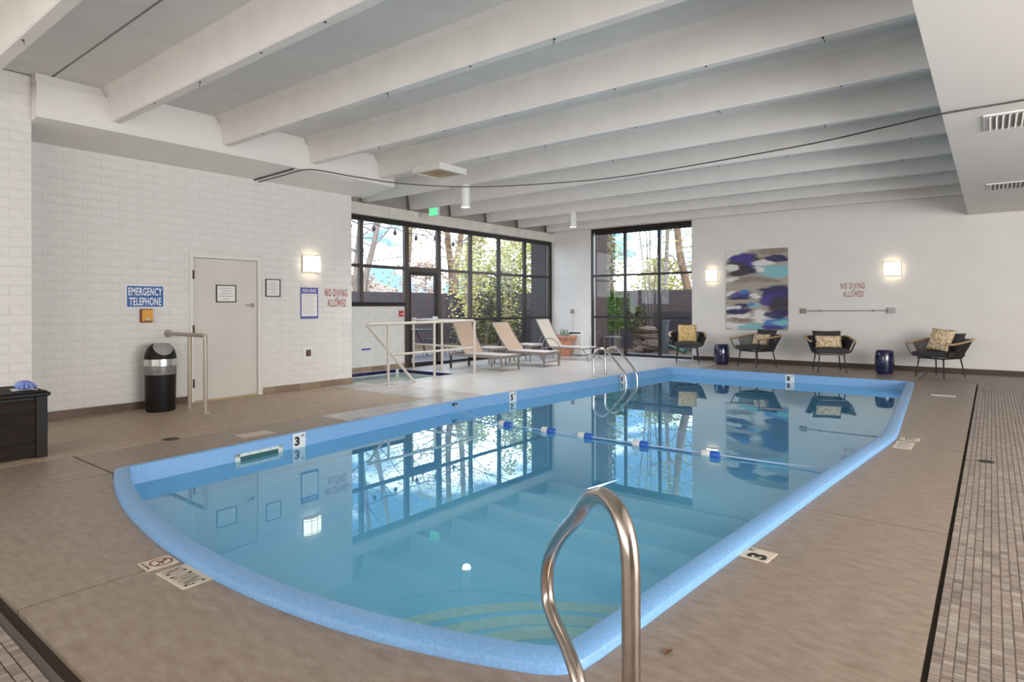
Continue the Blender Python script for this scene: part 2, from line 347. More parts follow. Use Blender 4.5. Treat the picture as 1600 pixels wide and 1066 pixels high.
M['rope'] = mat('blue_white_rope', (.35, .50, .72), .6)
M['float_white'] = mat('white_float', (.80, .80, .78), .4)
M['float_blue'] = mat('blue_float', (.02, .09, .40), .35)
M['tile_cream'] = mat('cream_deck_tile', (.62, .54, .43), .5, var=.06, scale=30)
M['tile_ink'] = mat('black_tile_print', (.03, .025, .02), .6)
M['tile_red'] = mat('red_tile_print', (.22, .05, .04), .6)
M['marker_white'] = mat('white_marker_tile', (.72, .75, .76), .3)
M['skimmer_mat'] = mat('off_white_skimmer_plate', (.62, .66, .64), .4)
M['skimmer_dark'] = mat('dark_skimmer_throat', (.02, .10, .10), .6)
M['stain'] = mat('dark_drain_iron', (.05, .04, .035), .7)
M['blue_cloth'] = mat('blue_nitrile', (.20, .27, .62), .5)
def painting_mat():
    m = mat('abstract_painting', (1, 1, 1), .5); nt = m.node_tree; n = nt.nodes; l = nt.links; b = n['Principled BSDF']
    def N(t, **k):
        q = n.new(t)
        for a, v in k.items(): setattr(q, a, v)
        return q
    tc = N('ShaderNodeTexCoord'); mp = N('ShaderNodeMapping'); mp.inputs['Location'].default_value = (5.06/1.405, 0, -.78/1.89); mp.inputs['Scale'].default_value = (1/1.405, 1, 1/1.89); l.new(tc.outputs['Object'], mp.inputs[0])
    def wob(sc, st, amt):
        k = N('ShaderNodeMapping'); k.inputs['Scale'].default_value = st; l.new(mp.outputs[0], k.inputs[0]); t = N('ShaderNodeTexNoise'); t.inputs['Scale'].default_value = sc; t.inputs['Detail'].default_value = 9; t.inputs['Roughness'].default_value = .65; l.new(k.outputs[0], t.inputs['Vector'])
        a = N('ShaderNodeVectorMath', operation='SUBTRACT'); l.new(t.outputs['Color'], a.inputs[0]); a.inputs[1].default_value = (.5, .5, .5)
        c = N('ShaderNodeVectorMath', operation='MULTIPLY'); l.new(a.outputs[0], c.inputs[0]); c.inputs[1].default_value = amt; return c.outputs[0]
    ad = N('ShaderNodeVectorMath', operation='ADD'); l.new(mp.outputs[0], ad.inputs[0]); l.new(wob(3.0, (.8, 1, 2.6), (.50, 0, .13)), ad.inputs[1])
    ad2 = N('ShaderNodeVectorMath', operation='ADD'); l.new(ad.outputs[0], ad2.inputs[0]); l.new(wob(9.0, (.5, 1, 5), (.16, 0, .035)), ad2.inputs[1])
    W_, NV, PU, BR, TU, BL, BE, DK = (.74, .72, .70), (.022, .02, .10), (.06, .045, .24), (.27, .215, .175), (.22, .50, .54), (.06, .20, .50), (.40, .35, .295), (.045, .035, .045)
    col = N('ShaderNodeRGB'); col.outputs[0].default_value = (*BE, 1); cur = col.outputs[0]
    for u, v, ru, rv, c in ((.12, .95, .30, .09, W_), (.82, .97, .30, .05, BR), (.34, .86, .30, .12, DK), (.30, .90, .24, .06, PU), (.48, .78, .20, .09, PU), (.85, .88, .24, .045, NV), (.62, .83, .18, .045, W_), (.80, .72, .30, .085, TU), (.55, .75, .14, .04, W_), (.28, .73, .26, .07, DK), (.07, .78, .13, .045, W_), (.10, .635, .18, .035, W_),
        (.50, .60, .42, .05, BR), (.60, .55, .5, .045, BE), (.85, .46, .30, .10, NV), (.80, .36, .26, .10, PU), (.90, .30, .22, .12, DK), (.08, .46, .14, .035, W_), (.25, .44, .24, .04, PU), (.37, .475, .10, .03, BL), (.50, .42, .09, .04, W_), (.20, .39, .24, .03, NV), (.10, .345, .20, .028, BE), (.26, .29, .18, .035, NV), (.45, .30, .14, .04, TU), (.40, .31, .07, .025, BL), (.10, .275, .14, .025, W_),
        (.18, .225, .26, .035, NV), (.56, .235, .14, .03, BE), (.15, .165, .26, .03, W_), (.62, .16, .22, .09, W_), (.28, .115, .26, .022, BR), (.14, .05, .32, .05, W_), (.46, .04, .26, .04, TU), (.86, .09, .24, .08, BL), (.90, .09, .16, .035, TU), (.84, .20, .22, .05, NV), (.78, .03, .16, .03, PU)):
        sb = N('ShaderNodeVectorMath', operation='SUBTRACT'); l.new(ad2.outputs[0], sb.inputs[0]); sb.inputs[1].default_value = (u, 0, v)
        sc = N('ShaderNodeVectorMath', operation='MULTIPLY'); l.new(sb.outputs[0], sc.inputs[0]); sc.inputs[1].default_value = (1/ru, 0, 1/rv)
        ln = N('ShaderNodeVectorMath', operation='LENGTH'); l.new(sc.outputs[0], ln.inputs[0])
        mr = N('ShaderNodeMapRange'); mr.inputs['From Min'].default_value = .75; mr.inputs['From Max'].default_value = 1.05; mr.inputs['To Min'].default_value = .95; mr.inputs['To Max'].default_value = 0; l.new(ln.outputs['Value'], mr.inputs['Value'])
        mx = N('ShaderNodeMix', data_type='RGBA'); l.new(mr.outputs[0], mx.inputs[0]); l.new(cur, mx.inputs[6]); mx.inputs[7].default_value = (*c, 1); cur = mx.outputs[2]
    l.new(cur, b.inputs['Base Color']); return m
M['painting'] = painting_mat()

# ------------------------------------------------------------------ pool outline
ax = np.array([-5.58, -4.98, -4.45, -3.83, -3.21, -2.63, -2.23, -1.91, -1.62, -1.38, -1.25]); ay = np.array([1.94, 1.73, 1.615, 1.525, 1.475, 1.48, 1.535, 1.61, 1.69, 1.775, 1.83])
pf = np.polyfit(ax, ay, 4)
def outline():
    P = [(x, float(np.polyval(pf, x))) for x in np.linspace(-5.56, -1.30, 34)]          # near arc, left to right
    P += [(-1.245, 1.845), (-1.205, 1.885), (-1.18, 1.94), (-1.165, 2.05)]                   # rounded near right corner
    def lerp(a, b, n): return [(a[0]+(b[0]-a[0])*i/n, a[1]+(b[1]-a[1])*i/n) for i in range(1, n+1)]
    P += lerp((-1.165, 2.05), (-1.035, 3.75), 2)+lerp((-1.035, 3.75), (-.94, 5.0), 2)+lerp((-.94, 5.0), (-.775, 6.9), 2)+[(-.757, 7.2), (-.765, 7.5)]
    P += lerp((-.765, 7.5), (-1.03, 12.4), 6)+[(-1.045, 12.45), (-1.09, 12.465)]
    P += lerp((-1.09, 12.465), (-5.42, 12.465), 8)+[(-5.465, 12.45), (-5.48, 12.41)]
    P += lerp((-5.48, 12.41), (-5.84, 7.2), 5)+[(-5.885, 6.4), (-5.87, 5.7)]+lerp((-5.87, 5.7), (-5.60, 2.06), 5)+[(-5.59, 1.99)]
    return [Vector((x, y)) for x, y in P]
OUT = outline(); NO = len(OUT)
def inward(d):
    res = []
    for i in range(NO):
        a = (OUT[i]-OUT[i-1]).normalized(); b = (OUT[(i+1) % NO]-OUT[i]).normalized()
        na = Vector((-a.y, a.x)); nb = Vector((-b.y, b.x)); m = (na+nb).normalized()
        res.append(OUT[i]+m*(d/max(.35, m.dot(na))))
    return res
def side_x(y, right):                    # x of the outline at height y, on the right or left side
    for i in range(NO):
        a, b = OUT[i], OUT[(i+1) % NO]
        if right == (b.y > a.y) and min(a.y, b.y) <= y <= max(a.y, b.y) and abs(a.y-b.y) > 1e-6 and ((a.x > -3.2) == right):
            t = (y-a.y)/(b.y-a.y); return a.x+(b.x-a.x)*t
IM = 34
RIGHT = [p for p in OUT[IM-1:] if p.x > -1.5]         # going up the right side
LEFTC = [p for p in OUT if p.x < -5.35]               # left side (mixed order)
LEFTC = sorted(LEFTC, key=lambda p: p.y)
def rchain(y0, y1): return [(p.x, p.y) for p in sorted([p for p in OUT if p.x > -1.5 and y0 < p.y < y1 and p.y > 1.8 and p.y < 12.44], key=lambda p: p.y)]
def lchain(y0, y1): return [(p.x, p.y) for p in LEFTC if y0 < p.y < y1 and p.y < 12.43 and p.y > 1.96]
def achain(x0, x1): return [(p.x, p.y) for p in OUT[:IM] if x0 < p.x < x1]
def arc_y(x): return float(np.polyval(pf, x))

# ------------------------------------------------------------------ floor
floor = MB()
lc = [(p.x, p.y) for p in LEFTC]
# base under the slabs: left of the pool, right of the pool, front, back, around the tub
z0, z1 = -.12, -.028
mid = -3.3
floor.prism([(-8.44, -4), (mid, -4), (mid, arc_y(mid))]+achain(-5.7, mid)[::-1]+lchain(1.9, 12.4)+[(-5.42, 12.465), (mid, 12.465), (mid, 15), (-8.44, 15)], z0, z1)
floor.prism([(mid, -4), (7.2, -4), (7.2, 15), (mid, 15), (mid, 12.465), (-1.09, 12.465)]+rchain(1.85, 12.4)[::-1]+achain(mid, -1.2)[::-1]+[(mid, arc_y(mid))], z0, z1)
floor.box((-10.35, -4, z0), (-8.44, 6.9, z1)); floor.box((-10.35, 9.05, z0), (-8.44, 15, z1))
FL = floor.build('floor', M['grout_dirt'], kind='structure')
g = .008
def slab(poly, m=M['concrete'], name='concrete_slab', zt=0.0):
    return MB().prism(poly, -.027, zt).build(name, m, FL)
slab([(-6.5, .80), (-5.61, .80), (-5.61, 1.925), (-6.5, 1.925)])
slab([(-5.595, .80), (-3.40, .80), (-3.40, arc_y(-3.40))]+achain(-5.55, -3.41)[::-1]+[(-5.595, 1.93)])
slab([(-3.385, .80), (-.205, .80), (-.205, 4.365), (side_x(4.365, True), 4.365)]+rchain(1.85, 4.36)[::-1]+achain(-3.38, -1.2)[::-1]+[(-3.385, arc_y(-3.385))])
slab([(side_x(4.38, True), 4.38), (-.205, 4.38), (-.205, 6.9), (side_x(7.1, True), 7.1)]+rchain(4.39, 7.09)[::-1])
slab([(side_x(7.12, True), 7.12), (-.205, 6.92), (-.205, 13.1), (-1.03, 13.1), (-1.09, 12.47)]+rchain(7.13, 12.44)[::-1])
slab([(-6.5, 1.945), (-5.6, 1.945), (-5.6, 2.06)]+lchain(2.061, 4.5)+[(side_x(4.5, False), 4.5), (-6.5, 4.5)])
slab([(-6.5, 4.515), (side_x(4.515, False), 4.515)]+lchain(4.52, 7.08)+[(side_x(7.09, False), 7.09), (-6.5, 7.09)], M['deck_glare_mid'])
slab([(-8.43, 7.105), (side_x(7.105, False), 7.105)]+lchain(7.11, 9.74)+[(side_x(9.75, False), 9.75), (-8.43, 9.75)], M['deck_glare'])
slab([(-8.43, 9.765), (side_x(9.765, False), 9.765)]+lchain(9.77, 12.4)+[(-5.47, 12.455), (-8.43, 12.455)], M['deck_glare'])
slab([(-8.43, 12.47), (-5.0, 12.47), (-5.0, 14.94), (-8.43, 14.94)], M['deck_glare'])
slab([(-4.985, 12.47), (-1.045, 12.47), (-1.045, 14.94), (-4.985, 14.94)])
slab([(-10.18, 9.06), (-8.445, 9.06), (-8.445, 12.0), (-10.18, 12.0)], M['deck_glare']); slab([(-10.18, 12.015), (-8.445, 12.015), (-8.445, 14.94), (-10.18, 14.94)], M['deck_glare'])
slab([(-8.84, 6.3), (-6.51, 6.3), (-6.51, 7.09), (-8.43, 7.09), (-8.43, 6.9), (-8.84, 6.9)], M['deck_glare_mid'])
# mosaic fields that recede (pieces too small to tell apart there)
def field(lo, hi, m, name='mosaic_field'): return MB().box((lo[0], lo[1], -.026), (hi[0], hi[1], -.001)).build(name, m, FL)
field((-8.85, 2.2, 0), (-6.515, 6.29, 0), M['mosaic_far_left']); field((-10, -4, 0), (-6.515, 2.2, 0), M['mosaic_far_left']); field((-6.515, -4, 0), (-3.7, .755, 0), M['mosaic_far_left'])
field((.62, 5.6, 0), (7.2, 14.94, 0), M['mosaic_far_right']); field((-.185, 12.5, 0), (.62, 14.94, 0), M['mosaic_far_right']); field((-1.03, 13.12, 0), (-.186, 14.94, 0), M['mosaic_far_right']); field((.62, .755, 0), (7.2, 5.6, 0), M['mosaic_far_right'])
field((-3.7, -4, 0), (-2.2, .30, 0), M['mosaic_far_right']); field((-2.2, -4, 0), (7.2, .75, 0), M['mosaic_far_right'])
MB().box((-.184, .76, -.027), (.62, 12.5, -.005)).build('mosaic_grout', M['grout'], FL); MB().box((-3.7, .30, -.027), (-2.2, .75, -.005)).build('mosaic_grout', M['dark_gap'], FL)
CAMXY = Vector((0, 0))
tiles = []
def mosaic(x0, x1, y0, y1, along_y, w, lens):
    rng = random.Random(3); a0, a1, b0, b1 = (x0, x1, y0, y1) if along_y else (y0, y1, x0, x1)
    a = a0
    while a+w < a1+.01:
        b = b0-rng.random()*.05
        while b < b1:
            L = rng.choice(lens); lo = max(b, b0); hi = min(b+L, b1)
            if hi-lo > .012:
                tiles.append((a, lo, a+w-.003, hi-.003) if along_y else (lo, a, hi-.003, a+w-.003))
            b += L
        a += w
mosaic(-.184, .61, .77, 12.49, True, .036, (.022, .03, .036, .05)); mosaic(-3.7, -2.2, .30, .745, False, .038, (.022, .03, .03, .045))
def seen_size(t):                        # apparent size and whether inside the picture
    cx, cy = (t[0]+t[2])/2, (t[1]+t[3])/2
    d = -.615*cx+.789*cy; x = .789*cx+.615*cy
    if d < .5: return 0
    px, py = 800+962*x/d, 480+962*1.33/d
    if not (-5 < px < 1605 and py < 1070): return 0
    return (t[2]-t[0])*(t[3]-t[1])/d**3
tiles.sort(key=seen_size, reverse=True)
ucache = {}
def tile_mesh(w, h):
    k = (round(w, 3), round(h, 3))
    if k not in ucache:
        b = .0015
        ucache[k] = MB().add([(-w/2, -h/2, 0), (w/2, -h/2, 0), (w/2, h/2, 0), (-w/2, h/2, 0), (-w/2+b, -h/2+b, .006), (w/2-b, -h/2+b, .006), (w/2-b, h/2-b, .006), (-w/2+b, h/2-b, .006)],
                             [(4,5,6,7),(0,1,5,4),(1,2,6,5),(2,3,7,6),(3,0,4,7)]).mesh('mosaic_tile', M['mosaic'])
    return ucache[k]
for t in tiles[:290]:
    link_mesh('mosaic_tile', tile_mesh(t[2]-t[0], t[3]-t[1]), FL, m=Matrix.Translation(((t[0]+t[2])/2, (t[1]+t[3])/2, -.005)))
rest = MB(); b = .0015
for x0, y0, x1, y1 in tiles[290:]:
    rest.add([(x0, y0, -.005), (x1, y0, -.005), (x1, y1, -.005), (x0, y1, -.005), (x0+b, y0+b, .001), (x1-b, y0+b, .001), (x1-b, y1-b, .001), (x0+b, y1-b, .001)], [(4,5,6,7),(0,1,5,4),(1,2,6,5),(2,3,7,6),(3,0,4,7)])
rest.build('mosaic_tile', M['mosaic'], FL, kind='stuff')

# ------------------------------------------------------------------ pool
POOL = thing('swimming_pool', 'blue indoor swimming pool with curved shallow end and raised blue rim', 'pool', (-3.3, 7, -2.5))
prof = [(0, -.028), (.002, .012), (.010, .034), (.024, .043), (.060, .048), (.098, .052), (.106, .050), (.111, .044), (.115, .036), (.115, -.32)]
rim = MB(); loops = [inward(d) for d, z in prof]
for L, (d, z) in zip(loops, prof): rim.v.extend((p.x, p.y, z) for p in L)
for k in range(len(prof)-1):
    for i in range(NO): j = (i+1) % NO; rim.f.append((k*NO+i, k*NO+j, (k+1)*NO+j, (k+1)*NO+i))
rim.build('rim', M['pool_blue'], POOL, smooth=True, auto=.6)
IN = inward(.114)
def pool_depth(y): return -1.0 if y < 6 else (-1.9 if y > 9.5 else -1.0-.9*(y-6)/3.5)
wall = MB()
wall.v.extend((p.x, p.y, -.31) for p in IN); wall.v.extend((p.x, p.y, pool_depth(p.y)) for p in IN)
for i in range(NO): j = (i+1) % NO; wall.f.append((i, j, NO+j, NO+i))
wall.build('basin_wall', M['pool_wall'], POOL)
def cut(poly, y0, y1):                    # clip a polygon to y0..y1
    def half(P, keep, y):
        o = []
        for i in range(len(P)):
            a, b = P[i-1], P[i]
            if keep(a.y) != keep(b.y): t = (y-a.y)/(b.y-a.y); o.append(a+(b-a)*t)
            if keep(b.y): o.append(b)
        return o
    return half(half(poly, lambda y: y >= y0, y0), lambda y: y <= y1, y1)
bas = MB()
for y0, y1 in ((0, 6), (6, 9.5), (9.5, 14)):
    P = cut(IN, y0, y1); bas.add([(p.x, p.y, pool_depth(p.y)) for p in P], [tuple(range(len(P)))])
bas.build('basin_floor', M['pool_floor'], POOL)
wt = MB(); WZ = -.10; P = inward(.117); wt.add([(p.x, p.y, WZ) for p in P], [tuple(range(NO))])
wt.build('water', M['water'], POOL)
for R, zt in ((1.79, -.65), (1.22, -.45), (.70, -.25)):
    a0, a1 = math.radians(83), math.radians(190); c = (-1.30, 1.95)
    arc = [(c[0]+R*math.cos(a0+(a1-a0)*i/28), c[1]+R*math.sin(a0+(a1-a0)*i/28)) for i in range(29)]
    st = MB().prism([c]+arc, -1.15, zt).build('step', M['pool_floor'], POOL)
    sw = .11; inn = [(c[0]+(R-sw)*math.cos(a0+(a1-a0)*i/28), c[1]+(R-sw)*math.sin(a0+(a1-a0)*i/28)) for i in range(29)]
    MB().prism(arc+inn[::-1], zt+.001, zt+.006).build('stripe', M['step_stripe'], st)
# depth marker tiles and skimmer on the inner wall
def wall_frame(y, off=.118):              # frame on the left inner wall facing the water
    a = Vector((side_x(y-.15, False), y-.15, 0)); b = Vector((side_x(y+.15, False), y+.15, 0)); d = (b-a).normalized(); n = Vector((d.y, -d.x, 0))
    c = Vector((side_x(y, False), y, 0))+n*off; return basis(c, d, (0, 0, 1))
def marker(m, s, h=.15, w=.155, ft=True, zc=-.032):
    t = MB().box((-w/2, zc-h/2, 0), (w/2, zc+h/2, .004)).build('marker_tile', M['marker_white'], POOL, m=m)
    letters('numeral', s, .06, .095, M['tile_ink'], t, m, -.025, zc+.0, .0042, bold=.05)
    if ft: letters('unit', 'FT', .038, .026, M['tile_ink'], t, m, .046, zc+.045, .0042, bold=.03)
    return t
marker(wall_frame(3.62), '3', .16); marker(wall_frame(7.35), '5', .16); marker(wall_frame(10.45), '8', .15)
marker(basis((-3.0, 12.347, 0), (1, 0, 0), (0, 0, 1)), '8', .15)
m = wall_frame(3.17)
sk = MB(); W2, hz0, hz1 = .255, -.135, -.035
for lo, hi in (((-W2, hz1-.028), (W2, hz1)), ((-W2, hz0), (W2, hz0+.022)), ((-W2, hz0), (-W2+.05, hz1)), ((W2-.05, hz0), (W2, hz1))): sk.box((lo[0], lo[1], 0), (hi[0], hi[1], .008))
s = sk.build('skimmer_plate', M['skimmer_mat'], POOL, m=m)
MB().box((-W2+.05, hz0+.022, .0005), (W2-.05, hz1-.028, .003)).build('throat', M['skimmer_dark'], s, m=m)
for k in range(5):
    for z in (hz1-.012, hz0+.010): MB().cyl((-.22+.11*k, z, .007), (-.22+.11*k, z, .011), .005, n=8).build('screw', M['hole'], s, m=m)
# lane rope
rp = thing('lane_rope', 'blue and white safety rope with floats stretched across the pool', 'rope', (-3.3, 5.85, -.1))
pts = smooth_path([(-5.745, 6.11, .015), (-5.5, 6.0, -.06), (-4.63, 5.80, -.082), (-3.5, 5.80, -.082), (-2.1, 5.82, -.082), (-1.3, 5.86, -.082), (-.975, 5.9, -.04)], 8)
MB().tube(pts, .008, 6).build('rope', M['rope'], rp, smooth=True)
MB().box((-5.763, 6.07, 0), (-5.74, 6.15, .03)).build('anchor', M['iron'], rp); MB().box((-.985, 5.86, -.055), (-.962, 5.94, -.03)).build('anchor', M['iron'], rp)
for x in (-4.63, -4.0, -3.51, -2.85, -2.12):
    f = MB().lathe([(0, -.085), (.03, -.085), (.037, -.075), (.037, .0), (0, .0)], n=14).build('float', M['float_white'], rp, m=Matrix.Translation((x, 5.80, -.082)) @ Matrix.Rotation(PI/2, 4, 'Y'), smooth=True)
    MB().lathe([(0, .001), (.037, .001), (.037, .075), (.03, .085), (0, .085)], n=14).build('blue_half', M['float_blue'], f, m=Matrix.Translation((x, 5.80, -.082)) @ Matrix.Rotation(PI/2, 4, 'Y'), smooth=True)
# ladder
ld = thing('pool_ladder', 'polished pool ladder with two arched rails at the deep end edge', 'ladder', (-5.95, 10.46, 0))
for y in (10.24, 10.69):
    P = smooth_path([(-6.0, y, 0), (-6.01, y, .2), (-6.01, y, .36), (-5.96, y, .48), (-5.85, y, .54), (-5.72, y, .50), (-5.56, y, .33), (-5.40, y, .15), (-5.33, y, .02), (-5.32, y, -.2), (-5.34, y, -.6), (-5.36, y, -1.25)], 5)
    r = MB().tube(P, .0235, 12).build('rail', M['steel'], ld, smooth=True)
    MB().lathe([(.0, .012), (.03, .012), (.05, .004), (.052, 0)], (-6.0, y, 0), 16).build('flange', M['steel'], r, smooth=True)
for z in (-.35, -.65, -.95): MB().box((-5.39, 10.26, z-.015), (-5.30, 10.67, z+.015)).build('tread', M['steel'], ld, bevel=.004)
# foreground grab rail
gr = thing('grab_rail', 'bent stainless grab rail beside the pool steps in the foreground', 'rail', (-.87, 1.52, 0))
P = [(-.718, 1.404, 0), (-.718, 1.404, .3), (-.718, 1.404, .60), (-.722, 1.408, .69), (-.735, 1.417, .745), (-.765, 1.438, .785), (-.815, 1.476, .804), (-.87, 1.52, .798), (-.945, 1.58, .757), (-1.04, 1.66, .66), (-1.145, 1.742, .565), (-1.225, 1.806, .475), (-1.27, 1.838, .395), (-1.283, 1.848, .315), (-1.262, 1.832, .255), (-1.20, 1.782, .225), (-1.11, 1.712, .205), (-1.035, 1.652, .175), (-1.005, 1.628, .12), (-1.0, 1.624, 0)]
MB().tube(smooth_path(P, 6), .0242, 18).build('tube', M['steel_grab'], gr, smooth=True)
for x, y in ((-.718, 1.404), (-1.0, 1.624)): MB().lathe([(0, .02), (.03, .02), (.05, .006), (.052, 0)], (x, y, 0), 18).build('flange', M['steel_grab'], gr, smooth=True)

# ------------------------------------------------------------------ walls
def joint_wall(name, faces, m): return faces.build(name, m, kind='structure')
BR_H, BR_L = .1035, .405
wl = MB().box((-9.1, 2.05, -.05), (-8.857, 4.02, 3.32)).box((-9.1, 5.09, -.05), (-8.857, 6.79, 3.32)).box((-9.1, 4.02, 2.10), (-8.857, 5.09, 3.32))
WL = wl.build('wall_left', M['white_mortar'], kind='structure')
MB().box((-10.19, 6.55, -.05), (-9.1, 6.79, 3.5)).build('wall_nook', M['white_mortar'], kind='structure')
bricks = []
def brick_mesh(L, h, cache={}):
    k = (round(L, 3), h)
    if k not in cache:
        b = .004; t = .0055; x, z = L/2, h/2
        cache[k] = MB().add([(0, -x, -z), (0, x, -z), (0, x, z), (0, -x, z), (t, -x+b, -z+b), (t, x-b, -z+b), (t, x-b, z-b), (t, -x+b, z-b)], [(4,5,6,7),(0,1,5,4),(1,2,6,5),(2,3,7,6),(3,0,4,7)]).mesh('brick', M['white_brick'])
    return cache[k]
def course_bricks(y0, y1, z, hole, phase):
    res = []; y = y0-phase
    while y < y1:
        a, b_ = max(y, y0), min(y+BR_L, y1); y += BR_L
        segs = [(a, b_)]
        if hole and z+BR_H > hole[2] and z < hole[3]:
            segs = [(p, q) for p, q in ((a, min(b_, hole[0])), (max(a, hole[1]), b_)) if q-p > .02]
        res += [(p, q) for p, q in segs if q-p > .02]
    return res
z = .10; k = 0; allb = []
while z < 3.27:
    h = min(BR_H, 3.285-z)
    for p, q in course_bricks(2.05, 6.79, z, (4.015, 5.095, -1, 2.105), (k % 2)*BR_L/2+.12): allb.append((p, q, z, h))
    z += BR_H; k += 1
allb.sort(key=lambda t: -(t[1]-t[0])*t[3]/(5.44+.789*t[0])**2)
rb = MB()
for i, (p, q, z, h) in enumerate(allb):
    L, hh = round(q-p-.005, 3), round(h-.005, 3); off = random.uniform(-.0015, .0015)
    if i < 295: link_mesh('brick', brick_mesh(L, hh), WL, m=Matrix.Translation((-8.859+off, (p+q)/2, z+h/2)))
    else:
        me = brick_mesh(L, hh); rb.add([(v.co.x-8.859+off, v.co.y+(p+q)/2, v.co.z+z+h/2) for v in me.vertices], [tuple(f.vertices) for f in me.polygons])
if rb.v: rb.build('brick', M['white_brick'], WL, kind='stuff')
PW = MB().box((-9.1, -3.9, -.05), (-8.227, 2.07, 3.857)).build('wall_pillar', M['white_mortar'], kind='structure')
z = 0.02; k = 0
while z < 3.84:
    h = min(BR_H, 3.857-z); e = 2.075; first = BR_L if k % 2 else BR_L/2
    for p, q in ((e-first, e), (e-first-BR_L, e-first)):
        link_mesh('brick', brick_mesh(round(q-p-.007, 3), round(h-.007, 3)), PW, m=Matrix.Translation((-8.229+random.uniform(-.0015, .0015), (p+q)/2, z+h/2)))
    z += BR_H; k += 1
# back wall with the window opening, right, behind, low wall under the window wall
BX0, BX1, BZ = -8.86, -5.93, 3.50
MB().box((-10.35, 14.95, -.05), (BX0, 15.2, 3.86)).box((BX1, 14.95, -.05), (7.2, 15.2, 3.86)).box((BX0, 14.95, BZ), (BX1, 15.2, 3.86)).build('wall_back', M['plaster'], kind='structure')
MB().box((7.0, -4, -.05), (7.2, 14.95, 3.86)).build('wall_right', M['plaster'], kind='structure')
MB().box((-9.1, -4.2, -.05), (7.2, -4, 3.86)).build('wall_behind', M['plaster'], kind='structure')
LW = MB().box((-10.38, 6.79, -.2), (-10.19, 9.33, 1.355)).build('wall_low', M['white_mortar'], kind='structure')
z = .105; k = 0
while z < 1.34:
    y = 6.80-(k % 2)*.2; h = min(.205, 1.355-z)
    while y < 9.33:
        p, q = max(y, 6.80), min(y+.405, 9.33); y += .405
        if q-p > .03: link_mesh('block', brick_mesh(round(q-p-.006, 3), round(h-.006, 3)), LW, m=Matrix.Translation((-10.192, (p+q)/2, z+h/2)))
    z += .205; k += 1
# baseboards of tiles
def tiled_base(name, y0, y1, x, h, m, L=.203, pitch=.208, skip=None):
    base = MB().box((x-.006, y0, 0), (x+.002, y1, h)).build(name, M['grout'], kind='structure')
    y = y0
    while y < y1-.01:
        e = min(y+L, y1); MB().box((x, y, .003), (x+.010, e, h-.001)).build('tile', m, base, bevel=.0015); y += pitch
    return base
tiled_base('baseboard_left', 2.42-.208*2, 4.01, -8.85, .1, M['base_tile']); tiled_base('baseboard_left_2', 5.12, 6.80, -8.85, .1, M['base_tile_light'])
tiled_base('baseboard_low', 6.80, 9.30, -10.19, .105, M['base_tile_light'], .3, .305)
MB().box((BX1+.02, 14.935, 0), (7.0, 14.953, .10)).build('baseboard_back', M['back_base'], bevel=.004, kind='structure')
# ------------------------------------------------------------------ ceiling
CE = MB().box((-10.4, -4, 3.90), (7.2, 15.1, 4.0)).build('ceiling', M['dark_gap'], kind='structure')
ys = [-4]+[2.22+2.634*k for k in range(-2, 5)]+[15.0]
ys = sorted(y for y in ys)
for a, b_ in zip(ys[:-1], ys[1:]):
    lo = -8.2 if b_ < 7.2 else -10.3
    MB().box((lo, a+.012, 3.857), (7.1, b_-.012, 3.899)).build('ceiling_panel', M['ceiling'], CE)
holes = MB(); rng = random.Random(5)
for k in range(-2, 11):
    y = 1.453+1.317*k; x0 = -8.06 if k < 5 else -10.15; x1 = 7.0
    if k == 10: y = 14.66
    b_ = MB(); w, wt, zb, zt = .115, .19, 3.49, 3.858
    c = y+w/2
    prof2 = [(c-w/2+.012, zb), (c+w/2-.012, zb), (c+w/2, zb+.012), (c+wt/2, zt-.05), (c+wt/2+.05, zt), (c-wt/2-.05, zt), (c-wt/2, zt-.05), (c-w/2, zb+.012)]
    n = len(prof2)
    b_.add([(x0, p, q) for p, q in prof2]+[(x1, p, q) for p, q in prof2], [tuple(range(n)), tuple(range(n, 2*n))[::-1]]+[(i, n+i, n+(i+1) % n, (i+1) % n) for i in range(n)])
    bo = b_.build('beam', M['beam'], CE)
    hm = MB(); x = x0+rng.uniform(.9, 1.6)
    while x < -.6:
        hm.cyl((x, c-.02, zb+.004), (x, c-.02, zb-.004), .011, n=8)
        if rng.random() < .35: hm.cyl((x, c-.02, zb), (x+rng.uniform(-.02, .04), c-.02, zb-.045), .003, n=5)
        x += rng.uniform(.9, 1.5)
    hm.build('bolt_holes', M['hole'], bo, kind='stuff')
# header beam over the brick wall
hd = MB(); pr = [(-8.04, 3.757), (-8.04, 3.385), (-8.86, 3.285), (-8.86, 3.757)]; n = 4
hd.add([(p, 2.07, q) for p, q in pr]+[(p, 7.07, q) for p, q in pr], [(0,1,2,3), (7,6,5,4)]+[(i, n+i, n+(i+1) % n, (i+1) % n) for i in range(n)])
hd.build('beam_header', M['plaster'], kind='structure')
MB().box((-8.86, 2.07, 3.765), (-8.075, 7.05, 3.857)).build('trim_header', M['plaster'], kind='structure')
MB().box((-10.19, 6.79, 3.7), (-8.86, 7.05, 3.86)).build('trim_nook', M['plaster'], kind='structure')
for i, (a, b_) in enumerate(((6.80, 8.7), (8.703, 10.3), (10.303, 11.55), (11.553, 13.1), (13.103, 14.95))):
    if i == 0: LB = tag(emp('lintel', (-10.1, 10.9, 3.2)), kind='structure')
    MB().box((-10.34, a, 3.225), (-10.06, b_, 3.455)).build('lintel_block', M['lintel'], LB, bevel=.004)
MB().box((-10.4, 6.79, 3.45), (-10.3, 14.95, 3.86)).build('wall_above_lintel', M['grey_gap'], kind='structure')
SO = MB().box((-.36, -4, 3.10), (7.1, 14.95, 3.30)).box((-.36, -4, 3.30), (-.26, 14.95, 3.857)).build('ceiling_soffit', M['soffit'], kind='structure')

